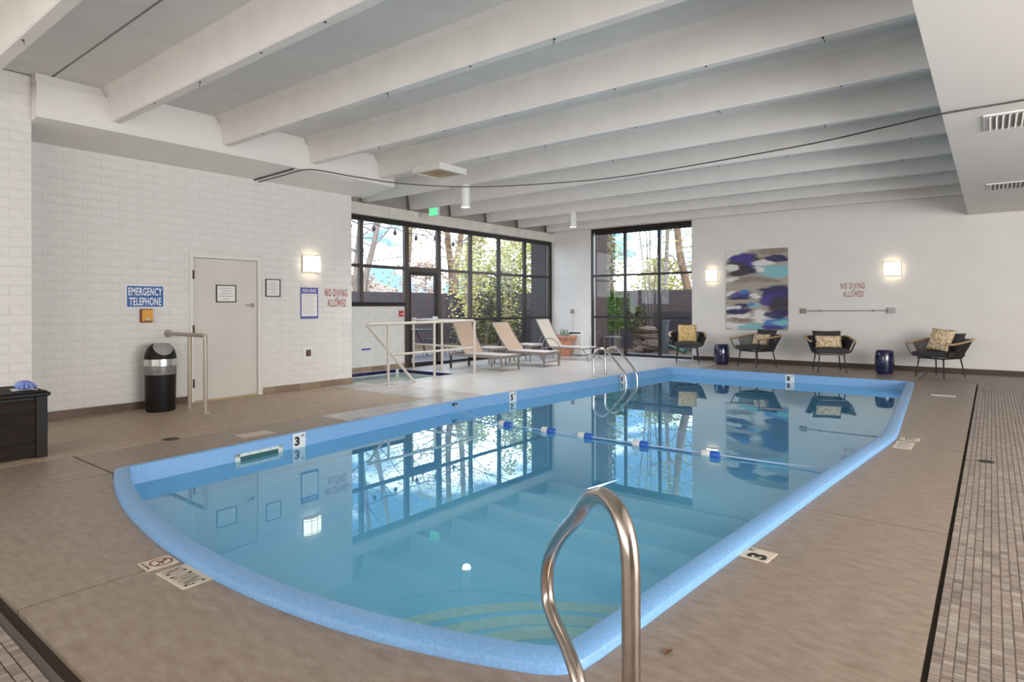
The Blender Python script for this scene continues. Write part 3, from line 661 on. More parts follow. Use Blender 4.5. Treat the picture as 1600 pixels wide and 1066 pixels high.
# ------------------------------------------------------------------ window 1 (side window wall) and glass door
W1 = tag(emp('window_1', (-10.19, 10.9, 0)), kind='structure')
XW0, XW1 = -10.25, -10.17
def wbox(y0, y1, z0, z1, name, m=M['frame'], x0=XW0, x1=XW1, par=W1): return MB().box((x0, y0, z0), (x1, y1, z1)).build(name, m, par, bevel=.004)
wbox(6.80, 14.95, 3.12, 3.225, 'head'); wbox(9.33, 14.95, 0, .07, 'sill'); wbox(6.80, 9.25, 1.355, 1.44, 'sill')
YM = [8.05, 9.29, 10.30, 11.41, 12.53, 13.66, 14.86]
for i, y in enumerate(YM):
    hw = .045 if i not in (1, 2) else .06
    z0 = 1.44 if i == 0 else .0
    wbox(y-hw, y+hw if i < 6 else 14.95, z0, 3.12, 'mullion', M['frame'] if i > 3 else M['frame_sun'])
edges = [6.80]+YM
for i in range(7):
    a = edges[i]+(.05 if i else 0); b_ = edges[i+1]-.05
    rows = [1.44, 2.155, 2.225, 3.12] if i < 2 else [.07, 1.0, 1.06, 2.165, 2.225, 3.12]
    if i == 2: rows = [2.10, 2.2, 3.12]
    zs = []
    if i < 2: wbox(a, b_, 2.16, 2.225, 'transom', M['frame_sun']); zs = [(1.44, 2.16), (2.225, 3.12)]
    elif i == 2: wbox(a, b_, 2.12, 2.235, 'transom', M['frame_sun']); zs = [(2.235, 3.12)]
    else: wbox(a, b_, 1.0, 1.06, 'transom'); wbox(a, b_, 2.165, 2.225, 'transom', M['frame'] if i > 4 else M['frame_sun']); zs = [(.07, 1.0), (1.06, 2.165), (2.225, 3.12)]
    for p, q in zs: MB().box((-10.213, a-.01, p-.01), (-10.207, b_+.01, q+.01)).build('pane', M['glass'], W1)
D2 = tag(emp('door_2', (-10.2, 9.8, 0)), kind='structure')
for lo, hi in (((9.35, 0.0), (9.42, 2.12)), ((10.16, 0.0), (10.24, 2.12)), ((9.42, 2.05), (10.16, 2.12)), ((9.42, 0.0), (10.16, .09)), ((9.42, .98), (10.16, 1.05))):
    MB().box((-10.235, lo[0], lo[1]), (-10.18, hi[0], hi[1])).build('door_rail' if hi[0]-lo[0] > .3 else 'door_stile', M['frame'], D2, bevel=.003)
for p, q in ((.09, .98), (1.05, 2.05)): MB().box((-10.213, 9.41, p-.01), (-10.207, 10.17, q+.01)).build('pane', M['glass'], D2)
pb = MB().tube([(-10.12, 9.44, 1.06), (-10.12, 10.14, 1.06)], .018, 8); pb.box((-10.18, 9.42, 1.02), (-10.10, 9.50, 1.10)).box((-10.18, 10.08, 1.02), (-10.10, 10.17, 1.12)); pb.build('push_bar', M['white_plastic'], D2)
# ------------------------------------------------------------------ window 2 (back)
W2_ = tag(emp('window_2', (-7.4, 14.95, 0)), kind='structure')
def bbox(x0, x1, z0, z1, name): return MB().box((x0, 14.99, z0), (x1, 15.07, z1)).build(name, M['frame'], W2_, bevel=.004)
bbox(BX0, BX1, 3.40, 3.50, 'head'); bbox(BX0, BX1, 0, .06, 'sill'); bbox(BX0, BX0+.05, .06, 3.40, 'jamb'); bbox(BX1-.02, BX1, .06, 3.40, 'jamb')
xs = [BX0+.05, -7.82, -6.83, BX1-.02]
for x in xs[1:3]: bbox(x-.035, x+.035, .06, 3.40, 'mullion')
for i in range(3):
    a = xs[i]+(.035 if i else 0); b_ = xs[i+1]-(.035 if i < 2 else 0)
    bbox(a, b_, 1.02, 1.075, 'transom'); bbox(a, b_, 2.165, 2.22, 'transom')
    for p, q in ((.06, 1.02), (1.075, 2.165), (2.22, 3.40)): MB().box((a-.01, 15.027, p-.01), (b_+.01, 15.033, q+.01)).build('pane', M['glass'], W2_)
blind = MB()
for k in range(46): blind.box((BX0+.06+k*.062, 15.075, 3.33+.008*(k % 2)), (BX0+.118+k*.062, 15.09, 3.41))
blind.build('valance_fringe', M['frame'], W2_)
# ------------------------------------------------------------------ door 1
D1 = tag(emp('door_1', (-8.85, 4.55, 0)), kind='structure')
fr = MB().box((-8.97, 4.02, 0), (-8.838, 4.07, 2.10)).box((-8.97, 5.035, 0), (-8.838, 5.09, 2.10)).box((-8.97, 4.07, 2.045), (-8.838, 5.035, 2.10)); fr.build('door_frame', M['door_frame'], D1, bevel=.003)
MB().box((-8.92, 4.075, .03), (-8.872, 5.03, 2.04)).build('door_leaf', M['door'], D1, bevel=.003)
MB().box((-8.95, 4.07, 0), (-8.845, 5.035, .02)).build('threshold', mat('brass_threshold', (.55, .42, .24), .4, .3), D1)
for z in (1.80, 1.03, .27): MB().box((-8.838, 4.055, z-.06), (-8.834, 4.08, z+.06)).cyl((-8.834, 4.073, z-.06), (-8.834, 4.073, z+.06), .010, n=8).build('hinge', M['hinge'], D1)
hn = MB().lathe([(0, .012), (.030, .012), (.036, .004), (.036, 0)], n=18).build('handle_rose', M['chrome'], D1, m=LEFT(4.955, 1.37, -8.872), smooth=True)
MB().tube([(0, 0, .01), (0, 0, .05), (-.02, 0, .056), (-.12, 0, .056)], .011, 10).build('lever', M['chrome'], hn, m=LEFT(4.955, 1.37, -8.872), smooth=True)
# ------------------------------------------------------------------ signs and fittings on the left wall
def framed(name, label, m, w, h, lines, base):
    t = thing(name, label, 'notice', base); f = MB(); b_ = .014
    f.box((-w/2, -h/2, 0), (w/2, -h/2+b_, .014)).box((-w/2, h/2-b_, 0), (w/2, h/2, .014)).box((-w/2, -h/2+b_, 0), (-w/2+b_, h/2-b_, .014)).box((w/2-b_, -h/2+b_, 0), (w/2, h/2-b_, .014)).build('frame', M['black_frame'], t, m=m)
    p = MB().box((-w/2+b_, -h/2+b_, 0), (w/2-b_, h/2-b_, .007)).build('paper', M['paper'], t, m=m)
    L = MB()
    for k, f_ in enumerate(lines): z = h*.30-k*h*.6/max(1, len(lines)-1); L.box((-w*.38*f_, z-.004, .0072), (w*.38*f_, z+.004, .008))
    L.build('print_lines', M['grey_print'], p, m=m, kind='stuff'); return t
framed('framed_notice', 'small black framed landscape notice hung on the cream door', LEFT(4.55, 1.54, -8.871), .30, .255, (1, .6, .8, 1, .4), (-8.871, 4.55, 1.41))
framed('framed_notice', 'small black framed portrait notice on white brick right of the cream door', LEFT(5.285, 1.64, -8.85), .25, .275, (.5, .8, .7, .8, .9, .4, .8), (-8.85, 5.285, 1.5))
t = thing('emergency_telephone_sign', 'blue sign with white letters reading EMERGENCY TELEPHONE on the white brick', 'sign', (-8.85, 3.45, 1.34)); m = LEFT(3.45, 1.485, -8.85)
MB().box((-.235, -.148, 0), (.235, .148, .004)).build('backing_plate', M['sign_white'], t, m=m); MB().box((-.222, -.137, .004), (.222, .137, .0055)).build('blue_panel', M['sign_blue'], t, m=m)
letters('lettering', 'EMERGENCY', .41, .105, M['sign_white'], t, m, 0, .064, .0056, bold=.022, spacing=1.12); letters('lettering', 'TELEPHONE', .39, .105, M['sign_white'], t, m, 0, -.066, .0056, bold=.022, spacing=1.12)
t = thing('emergency_call_box', 'small orange yellow emergency phone box with dark rim below the blue sign', 'phone', (-8.85, 3.455, 1.14)); m = LEFT(3.455, 1.23, -8.85)
MB().box((-.075, -.09, 0), (.075, .09, .035)).build('housing', M['dark_red'], t, m=m, bevel=.004); MB().box((-.058, -.076, .035), (.072, .078, .045)).build('face_plate', M['orange'], t, m=m, bevel=.003)
MB().lathe([(0, .004), (.022, .004), (.024, 0)], n=16).build('call_button', M['chrome'], t, m=m @ Matrix.Translation((.01, -.04, .045)), smooth=True)
bx = MB()
for k in range(3): bx.box((-.035+.03*k, -.072, .045), (-.015+.03*k, -.062, .047))
bx.build('marking', M['tile_ink'], t, m=m)
t = thing('pool_rules_sign', 'white pool rules sign with navy border and header on the white brick', 'sign', (-8.85, 5.935, 1.15)); m = LEFT(5.935, 1.405, -8.85)
MB().box((-.165, -.255, 0), (.165, .255, .004)).build('navy_panel', M['sign_navy'], t, m=m); MB().box((-.145, -.215, .004), (.145, .155, .005)).build('white_panel', M['paper'], t, m=m)
letters('lettering', 'POOL RULES', .25, .05, M['sign_white'], t, m, 0, .205, .0042, bold=.01, spacing=1.1)
L = MB()
for k in range(11): L.box((-.125, .125-k*.03, .005), (.125-.03*(k % 3), .131-k*.03, .0056))
L.build('print_lines', M['grey_print'], t, m=m, kind='stuff')
def no_diving(m, w, label, base):
    t = thing('painted_no_diving_sign', label, 'sign', base)
    letters('lettering', 'NO', w*.26, .13, M['red_paint'], t, m, -w*.37, .085, .0, bold=.008, spacing=1.3); letters('lettering', 'DIVING', w*.63, .13, M['red_paint'], t, m, w*.185, .085, .0, bold=.008, spacing=1.3); letters('lettering', 'ALLOWED', w*.83, .13, M['red_paint'], t, m, w*.02, -.09, .0, bold=.008, spacing=1.3)
    letters('small_lettering', 'OR', .055, .04, M['grey_print'], t, m, .02, -.002, .0, bold=.01); return t
no_diving(LEFT(6.465, 1.50, -8.85), .45, 'red painted NO DIVING ALLOWED lettering on white brick beside the rules sign', (-8.85, 6.465, 1.35))
no_diving(BACK(-2.36, 1.68, 14.949), .46, 'red painted NO DIVING ALLOWED lettering on the back wall above the chairs', (-2.36, 14.95, 1.51))
t = thing('wall_outlet', 'small recessed metal outlet box low on the white brick', 'outlet', (-8.85, 5.90, .5)); m = LEFT(5.90, .585, -8.85)
MB().box((-.08, -.08, 0), (.08, .08, .008)).build('cover_plate', M['white_plastic'], t, m=m, bevel=.002); MB().box((-.035, -.052, .008), (.06, .056, .010)).build('recess', mat('dull_metal', (.12, .105, .085), .5, .5), t, m=m)
MB().box((-.03, -.05, .010), (.0, .01, .016)).build('socket', M['dark_red'], t, m=m)
def sconce(m, w, h, label, base):
    t = thing('wall_sconce', label, 'lamp', base, group='lit wall sconces')
    MB().box((-w/2, -h/2, 0), (w/2, h/2, .02)).build('back_plate', M['lamp_frame'], t, m=m)
    s = MB()
    s.grid(lambda u, v: ((u-.5)*w*.96, (v-.5)*h*.94, .02+.085*math.cos((u-.5)*2.0)), 8, 1); s.add([(-w*.48, -h*.47, .02), (-w*.48, h*.47, .02), (-w*.48, h*.47, .066), (-w*.48, -h*.47, .066)], [(0,1,2,3)]).add([(w*.48, -h*.47, .02), (w*.48, h*.47, .02), (w*.48, h*.47, .066), (w*.48, -h*.47, .066)], [(3,2,1,0)])
    s.build('shade', M['lamp'], t, m=m)
    f = MB(); fz = lambda u: .022+.085*math.cos((u-.5)*2.0)
    for y in (-h/2, h/2-.008, -h*.36, h*.36):
        f.grid(lambda u, v: ((u-.5)*w, y+v*.008, fz(u)+.002), 8, 1)
    for u in (.32, .68): f.box(((u-.5)*w-.003, -h/2, fz(u)), ((u-.5)*w+.003, h/2, fz(u)+.006))
    f.build('cage', M['lamp_frame'], t, m=m); return t
sconce(LEFT(5.955, 2.045, -8.85), .31, .28, 'glowing square wall sconce on the left brick wall', (-8.85, 5.955, 1.9))
sconce(BACK(-5.415, 2.095), .27, .30, 'glowing square wall sconce between back window and painting', (-5.415, 14.95, 1.94))
sconce(BACK(-1.625, 2.10), .31, .30, 'glowing square wall sconce on the back wall right of the red lettering', (-1.625, 14.95, 1.95))
# items on the low wall
t = thing('fire_alarm_pull', 'small red fire alarm pull box on the white low wall', 'alarm', (-10.19, 9.12, 1.13)); m = WIN(9.12, 1.195)
MB().box((-.06, -.065, 0), (.06, .065, .04)).build('box', M['red'], t, m=m, bevel=.004); MB().box((-.03, -.02, .04), (.03, .005, .052)).build('pull_lever', M['white_plastic'], t, m=m)
t = thing('spa_rules_notice', 'white printed notice with navy heading low on the wall by the hot tub', 'notice', (-10.19, 8.17, .13)); m = WIN(8.17, .315)
MB().box((-.135, -.185, 0), (.135, .185, .004)).build('sheet', M['paper'], t, m=m); MB().box((-.12, .13, .004), (.12, .172, .005)).build('heading', M['sign_navy'], t, m=m)
L = MB()
for k in range(8): L.box((-.11, .10-k*.034, .004), (.11, .106-k*.034, .005))
L.build('print_lines', M['grey_print'], t, m=m, kind='stuff')
# ------------------------------------------------------------------ hot tub
HT = thing('hot_tub', 'sunken hot tub with navy tiled waterline behind the beige railing', 'hot tub', (-9.3, 8, -.9))
tx0, tx1, ty0, ty1 = -10.18, -8.445, 6.905, 9.045
tb = MB()
for lo, hi in (((tx0, ty0), (tx1, ty0+.02)), ((tx0, ty1-.02), (tx1, ty1)), ((tx0, ty0+.02), (tx0+.02, ty1-.02)), ((tx1-.02, ty0+.02), (tx1, ty1-.02))): tb.box((lo[0], lo[1], -.9), (hi[0], hi[1], -.002))
tb.box((tx0, ty0, -.92), (tx1, ty1, -.9)); tb.build('basin', mat('white_tub_plaster', (.75, .82, .80), .5), HT)
y = ty0+.03
while y < ty1-.1: MB().box((tx0+.02, y, -.075), (tx0+.027, y+.15, -.006)).build('waterline_tile', M['navy_tile'], HT); y += .155
x = tx0+.035
while x < tx1-.1: MB().box((x, ty1-.027, -.075), (x+.15, ty1-.02, -.006)).build('waterline_tile', M['navy_tile'], HT); x += .155
MB().box((tx0+.03, ty0+.02, -.092), (tx1-.02, ty1-.03, -.09)).build('water', M['tub_water'], HT)
# railings
RL = thing('tub_railing', 'beige pipe railing with two rails around the hot tub', 'railing', (-8.09, 8.05, 0)); rr = .024
for y in (6.955, 8.055, 9.17):
    p = MB().tube([(-8.09, y, 0), (-8.09, y, 1.05)], rr, 12).build('post', M['rail_paint'], RL, smooth=True); MB().lathe([(0, .012), (.045, .012), (.05, 0)], (-8.09, y, 0), 14).build('flange', M['rail_paint'], p, smooth=True)
for x in (-9.84, -8.99):
    p = MB().tube([(x, 9.17, 0), (x, 9.17, 1.05)], rr, 12).build('post', M['rail_paint'], RL, smooth=True); MB().lathe([(0, .012), (.045, .012), (.05, 0)], (x, 9.17, 0), 14).build('flange', M['rail_paint'], p, smooth=True)
MB().tube(fillet([(-8.09, 7.56, 0), (-8.09, 6.50, 1.05), (-8.09, 9.17, 1.065), (-9.86, 9.17, 1.065)], .05), rr, 12).build('top_rail', M['rail_paint'], RL, smooth=True)
MB().tube(fillet([(-8.09, 7.02, .52), (-8.09, 9.17, .525), (-9.84, 9.17, .54)], .05), rr*.9, 12).build('mid_rail', M['rail_paint'], RL, smooth=True)
t = thing('door_side_railing', 'brownish pipe handrail on two posts beside the cream door', 'railing', (-8.0, 3.72, 0))
for x, y in ((-8.19, 3.72), (-7.76, 3.715)):
    p = MB().tube([(x, y, 0), (x, y, .98)], .026, 14).build('post', M['rail_brown'], t, smooth=True); MB().lathe([(0, .03), (.03, .03), (.05, .01), (.055, 0)], (x, y, 0), 16).build('flange', M['rail_brown'], p, smooth=True)
MB().tube(fillet([(-8.84, 3.735, .985), (-8.19, 3.72, .985), (-7.76, 3.715, .985)], .03), .026, 14).build('handrail', M['rail_brown'], t, smooth=True)
MB().lathe([(0, .015), (.045, .015), (.055, .0)], n=16).build('wall_flange', M['rail_brown'], t, m=LEFT(3.735, .985, -8.85), smooth=True)
# ------------------------------------------------------------------ trash can
t = thing('swing_top_bin', 'tall black bin with silver band and grey swing lid by the wall', 'bin', (-8.52, 3.50, 0)); c = (-8.52, 3.50, 0)
MB().lathe([(0, 0), (.165, 0), (.172, .02), (.182, .53), (0, .53)], c, 32).build('body', M['black'], t, smooth=True)
MB().lathe([(.183, .475), (.187, .50), (.186, .56), (.184, .60), (.175, .60)], c, 32).build('bag_cuff', M['bag'], t, smooth=True)
MB().lathe([(.18, .59), (.189, .59), (.189, .675), (.18, .675)], c, 32).build('silver_band', M['silver_band'], t, smooth=True)
dome = [(.187, .675), (.185, .70), (.17, .765), (.145, .82), (.115, .855), (.085, .873), (0, .878)]
MB().lathe(dome, c, 32).build('lid_dome', M['black'], t, smooth=True)
dl = [Vector((r, z)) for r, z in dome]; acc = [0]
for a, b_ in zip(dl[:-1], dl[1:]): acc.append(acc[-1]+(b_-a).length)
def on_dome(q):
    q = max(0, min(1, q))*acc[-1]
    for k in range(len(dl)-1):
        if q <= acc[k+1]+1e-9: return dl[k].lerp(dl[k+1], (q-acc[k])/(acc[k+1]-acc[k]))
    return dl[-1]
def flap(u, v):                         # curved swing flap lying on the dome, facing the room
    w = 2*u-1; a = math.radians(-6+62*w); q = (.16+.50*w*w)*(1-v)+.90*v; p = on_dome(q)
    return (c[0]+(p.x+.006)*math.cos(a), c[1]+(p.x+.006)*math.sin(a), .003+p.y)
MB().grid(flap, 14, 8).build('swing_flap', M['lid_grey'], t, smooth=True)
# ------------------------------------------------------------------ deck box with planks
t = thing('deck_storage_box', 'dark espresso plank storage box by the left brick pillar', 'storage box', (-7.15, 1.3, 0))
bx0, bx1, by0, by1, H = -7.38, -6.70, .45, 1.80, .60
MB().box((bx0+.03, by0+.03, .015), (bx1-.03, by1-.03, H-.04)).build('core', M['black'], t)
hh = (H-.10)/4
for k in range(4):
    z0 = .02+k*hh
    MB().box((bx1-.03, by0+.02, z0+.006), (bx1-.012, by1-.085, z0+hh-.006)).build('plank', M['blackish'], t, bevel=.004)
    MB().box((bx0+.06, by1-.03, z0+.006), (bx1-.06, by1-.012, z0+hh-.006)).build('plank', M['blackish'], t, bevel=.004)
for x, y in ((bx1-.085, by1-.085), (bx0, by1-.085), (bx1-.085, by0), (bx0, by0)): MB().prism([(x, y), (x+.085, y), (x+.085, y+.085), (x, y+.085)], .0, H-.05).build('corner_post', M['black'], t, bevel=.006)
lid = MB().box((bx0-.02, by0-.02, H-.055), (bx1+.02, by1+.02, H-.018)).build('lid', M['black'], t, bevel=.01)
for k in range(5):
    w = (bx1-bx0)/5
    MB().box((bx0+k*w+.004, by0, H-.018), (bx0+(k+1)*w-.004, by1, H-.008)).build('lid_plank', M['blackish'], lid, bevel=.003)
pd = thing('paper_towel_sheet', 'flat white paper under the blue glove on the storage box', 'paper', (-6.95, 1.70, H-.008))
MB().grid(lambda u, v: (-7.04+.22*u+.03*v, 1.60+.17*v-.02*u, H-.0065+.004*math.sin(6*u+3*v)), 6, 6).grid(lambda u, v: (-7.04+.22*u+.03*v, 1.60+.17*v-.02*u, H-.002+.004*math.sin(6*u+3*v)), 6, 6).build('sheet', M['paper'], pd)
gl = thing('rubber_glove', 'crumpled blue glove lying on white paper on the storage box', 'glove', (-6.92, 1.68, H))
rng = random.Random(2)
MB().grid(lambda u, v: (-6.94+.075*math.sin(PI*v)*math.cos(2*PI*u)*(1+.25*math.sin(6*PI*u)), 1.685+.06*math.sin(PI*v)*math.sin(2*PI*u)*(1+.2*math.cos(8*PI*u)), H+.035+.038*math.cos(PI*v)*(1+.15*math.sin(10*u))), 20, 8).build('palm', M['blue_cloth'], gl, smooth=True)
for k in range(4):
    a = -.6+.4*k; MB().tube(smooth_path([(-6.93, 1.69+.01*k, H+.03), (-6.93+.06*math.cos(a), 1.70+.06*math.sin(a), H+.045), (-6.93+.11*math.cos(a), 1.70+.10*math.sin(a), H+.012)], 4), [.013]*5+[.012]*3+[.006], 8).build('finger', M['blue_cloth'], gl, smooth=True)
# ------------------------------------------------------------------ loungers
def lounger(name, label, loc, rz, sling, dark_head=False, recline=52, style=0):
    t = thing(name, label, 'lounger', loc, rz, 'sun loungers by the windows'); w, zt = .30, .33
    fm = M['lounger_frame']
    if style == 0:
        f = MB()
        for s in (-1, 1): f.bar((-.75, s*w, zt-.03), (.78, s*w, zt-.03), .03, .06)
        f.bar((.765, -w, zt-.03), (.765, w, zt-.03), .03, .06); f.bar((-.75, -w, zt-.03), (-.75, w, zt-.03), .03, .06); f.bar((-.25, -w, zt-.04), (-.25, w, zt-.04), .025, .03)
        f.build('frame', fm, t, local=True)
        for x in (.72, -.70):
            for s in (-1, 1): MB().bar((x, s*(w-.005), 0), (x, s*(w-.005), zt-.05), .04, .03, (1, 0, 0)).build('leg', M['lounger_shaded'] if dark_head and x < 0 else fm, t, local=True)
            MB().bar((x, -w, .11), (x, w, .11), .018, .022).build('stretcher', fm, t, local=True)
    else:
        f = MB()
        for s in (-1, 1):
            f.tube(fillet([(-.55, s*w, 0), (-.62, s*w, .20), (-.35, s*w, zt-.02), (.55, s*w, zt-.02), (.70, s*w, zt-.05), (.86, s*w, 0)], .12), .015, 8)
            f.tube(smooth_path([(-.50, s*(w+.03), zt-.02), (-.42, s*(w+.03), zt+.17), (-.18, s*(w+.03), zt+.19), (-.02, s*(w+.03), zt+.08), (.03, s*(w+.03), zt-.02)], 4), .012, 8)
        f.bar((.70, -w, zt-.04), (.70, w, zt-.04), .03, .02); f.build('frame', fm, t, local=True, smooth=True)
    hx = -.28; a = math.radians(recline); Lb = .80
    MB().box((hx, -w+.02, zt-.012), (.755, w-.02, zt+.004)).build('seat_sling', M['sling_seat'], t, local=True, bevel=.004)
    top = (hx-Lb*math.cos(a), zt+Lb*math.sin(a))
    b = MB()
    def bk(u, v, o): return (hx+(top[0]-hx)*u+o*math.sin(a)-.02*math.sin(PI*u), -w+.015+(2*w-.03)*v, zt+(top[1]-zt)*u+o*math.cos(a)-.02*math.sin(PI*u))
    b.grid(lambda u, v: bk(u, v, .008), 8, 1); b.grid(lambda u, v: bk(u, v, -.006), 8, 1)
    b.grid(lambda u, v: bk(u, 0, -.006+.014*v), 8, 1).grid(lambda u, v: bk(u, 1, -.006+.014*v), 8, 1).grid(lambda u, v: bk(1, u, -.006+.014*v), 1, 1)
    bo = b.build('back_sling', sling, t, local=True)
    f = MB()
    for s in (-1, 1): f.tube([(hx, s*w, zt-.02), ((hx+top[0])/2, s*w, (zt+top[1])/2-.03), (top[0], s*w, top[1])], .014, 8)
    f.tube([(top[0], -w, top[1]), (top[0], w, top[1])], .014, 8); f.build('back_frame', fm, bo, local=True, m=Matrix.Identity(4))
    MB().tube([((hx+top[0])/2, -w, (zt+top[1])/2-.03), (-.66, -w, zt-.03)], .01, 6).tube([((hx+top[0])/2, w, (zt+top[1])/2-.03), (-.66, w, zt-.03)], .01, 6).build('back_strut', fm, t, local=True)
    return t
lounger('sun_lounger', 'tan mesh sun lounger nearest the glass door behind the beige railing', (-8.66, 10.12, 0), 0, M['sling'], True, 62)
lounger('sun_lounger', 'tan mesh sun lounger in the middle of the three loungers by the windows', (-8.50, 11.42, 0), 0.0, M['sling'], False, 52)
lounger('sun_lounger', 'ivory sun lounger with curved arms beside the terracotta pot', (-8.60, 13.25, 0), 0.03, M['sling_light'], False, 58, 1)
def side_table(label, loc, par=None):
    t = thing('side_table', label, 'table', loc, 0, 'low side tables between the loungers'); s = .26
    MB().box((-s, -s, .40), (s, s, .425)).build('table_top', M['sling_seat'], t, local=True, bevel=.003)
    f = MB()
    for a, b_ in (((-s, -s), (s, -s)), ((s, -s), (s, s)), ((s, s), (-s, s)), ((-s, s), (-s, -s))): f.bar((*a, .385), (*b_, .385), .02, .035)
    f.build('apron', M['lounger_frame'], t, local=True)
    for x in (-s+.01, s-.01):
        for y in (-s+.01, s-.01): MB().bar((x, y, 0), (x, y, .40), .025, .025, (1, 0, 0)).build('leg', M['lounger_frame'], t, local=True)
    return t
st = side_table('low taupe side table between the two tan loungers', (-9.05, 10.80, 0)); dup(st, (-9.05, 12.25, 0), 0, 'low taupe side table between the middle lounger and the ivory one')
# ------------------------------------------------------------------ pot and air unit
t = thing('terracotta_planter', 'wide terracotta pot with small succulents near the back corner', 'planter', (-9.20, 14.1, 0))
MB().lathe([(0, 0), (.17, 0), (.19, .03), (.20, .12), (.25, .25), (.27, .40), (.265, .42), (.33, .47), (.345, .50), (.345, .55), (.315, .56), (.30, .53), (0, .52)], (-9.20, 14.1, 0), 30).build('pot', M['terracotta'], t, smooth=True)
MB().lathe([(0, .535), (.30, .53)], (-9.20, 14.1, 0), 20).build('soil', M['soil'], t)
rng = random.Random(4)
for k in range(14):
    a = rng.uniform(0, 2*PI); r = rng.uniform(0, .2); x, y = -9.20+r*math.cos(a), 14.1+r*math.sin(a); d = rng.uniform(0, 2*PI); L = rng.uniform(.08, .24); q = rng.uniform(.02, .12)
    MB().tube(smooth_path([(x, y, .52), (x+q*.4*math.cos(d), y+q*.4*math.sin(d), .53+L*.5), (x+q*math.cos(d), y+q*math.sin(d), .53+L)], 3), [.014]*4+[.012, .008, .002], 6).build('succulent_leaf', M['leaf'], t, smooth=True)
t = thing('portable_air_unit', 'white portable air unit with dark side standing left of the back window', 'air conditioner', (-9.05, 14.5, 0))
x0, x1, y0, y1 = -9.20, -8.76, 14.32, 14.72
MB().box((x0, y0, .03), (x1, y1, .66)).build('body', M['white_plastic'], t, bevel=.02, seg=3); MB().box((x0-.012, y0+.03, .04), (x0+.005, y1-.03, .62)).build('side_grille', M['grey_plastic'], t)
MB().box((x0+.05, y0-.006, .60), (x1-.05, y0+.01, .64)).build('outlet_slot', M['black'], t)
MB().box((x0+.02, y0-.008, .07), (x1-.02, y0+.004, .57)).build('front_panel', M['vent_white'], t, bevel=.004); MB().box((x0-.006, y0-.006, .05), (x0+.10, y0+.003, .62)).build('corner_grille', M['grey_plastic'], t)
for x in (x0+.05, x1-.05):
    for y in (y0+.05, y1-.05): MB().cyl((x, y, 0), (x, y, .035), .02, n=8).build('caster', M['black'], t)
t = thing('wall_switch', 'small wall switch box with conduit near the back corner', 'switch', (-9.46, 14.95, .45))
MB().box((-9.50, 14.91, 1.14), (-9.42, 14.95, 1.26)).build('box', M['lamp_frame'], t, bevel=.004); MB().cyl((-9.46, 14.935, .45), (-9.46, 14.935, 1.14), .008, n=8).build('conduit', M['plaster'], t)
# ------------------------------------------------------------------ back wall things
t = thing('abstract_painting', 'large abstract canvas in navy, turquoise, brown and white on the back wall', 'painting', (-4.36, 14.95, .78))
MB().box((-5.06, 14.903, .78), (-3.655, 14.945, 2.67)).build('canvas', M['painting'], t, bevel=.003)
MB().box((-5.063, 14.915, .777), (-3.652, 14.944, 2.673)).build('stretcher_edge', M['paper'], t)
t = thing('wall_conduit', 'thin grey conduit with junction boxes running along the back wall', 'conduit', (-2.5, 14.95, 1.2))
MB().tube([(-3.25, 14.93, 1.225), (-1.68, 14.93, 1.235)], .011, 8).build('pipe', M['grey_plastic'], t, smooth=True)
MB().box((-3.40, 14.90, 1.17), (-3.28, 14.95, 1.28)).build('socket_box', M['lamp_frame'], t, bevel=.004); MB().box((-3.375, 14.895, 1.19), (-3.315, 14.902, 1.26)).build('socket', M['grey_plastic'], t)
MB().box((-1.71, 14.89, 1.175), (-1.58, 14.95, 1.295)).build('junction_box', mat('grey_steel_box', (.42, .41, .40), .5, .2), t, bevel=.004)
for x in (-3.0, -1.98): MB().box((x-.02, 14.915, 1.205), (x+.02, 14.95, 1.25)).build('clip', M['grey_plastic'], t)
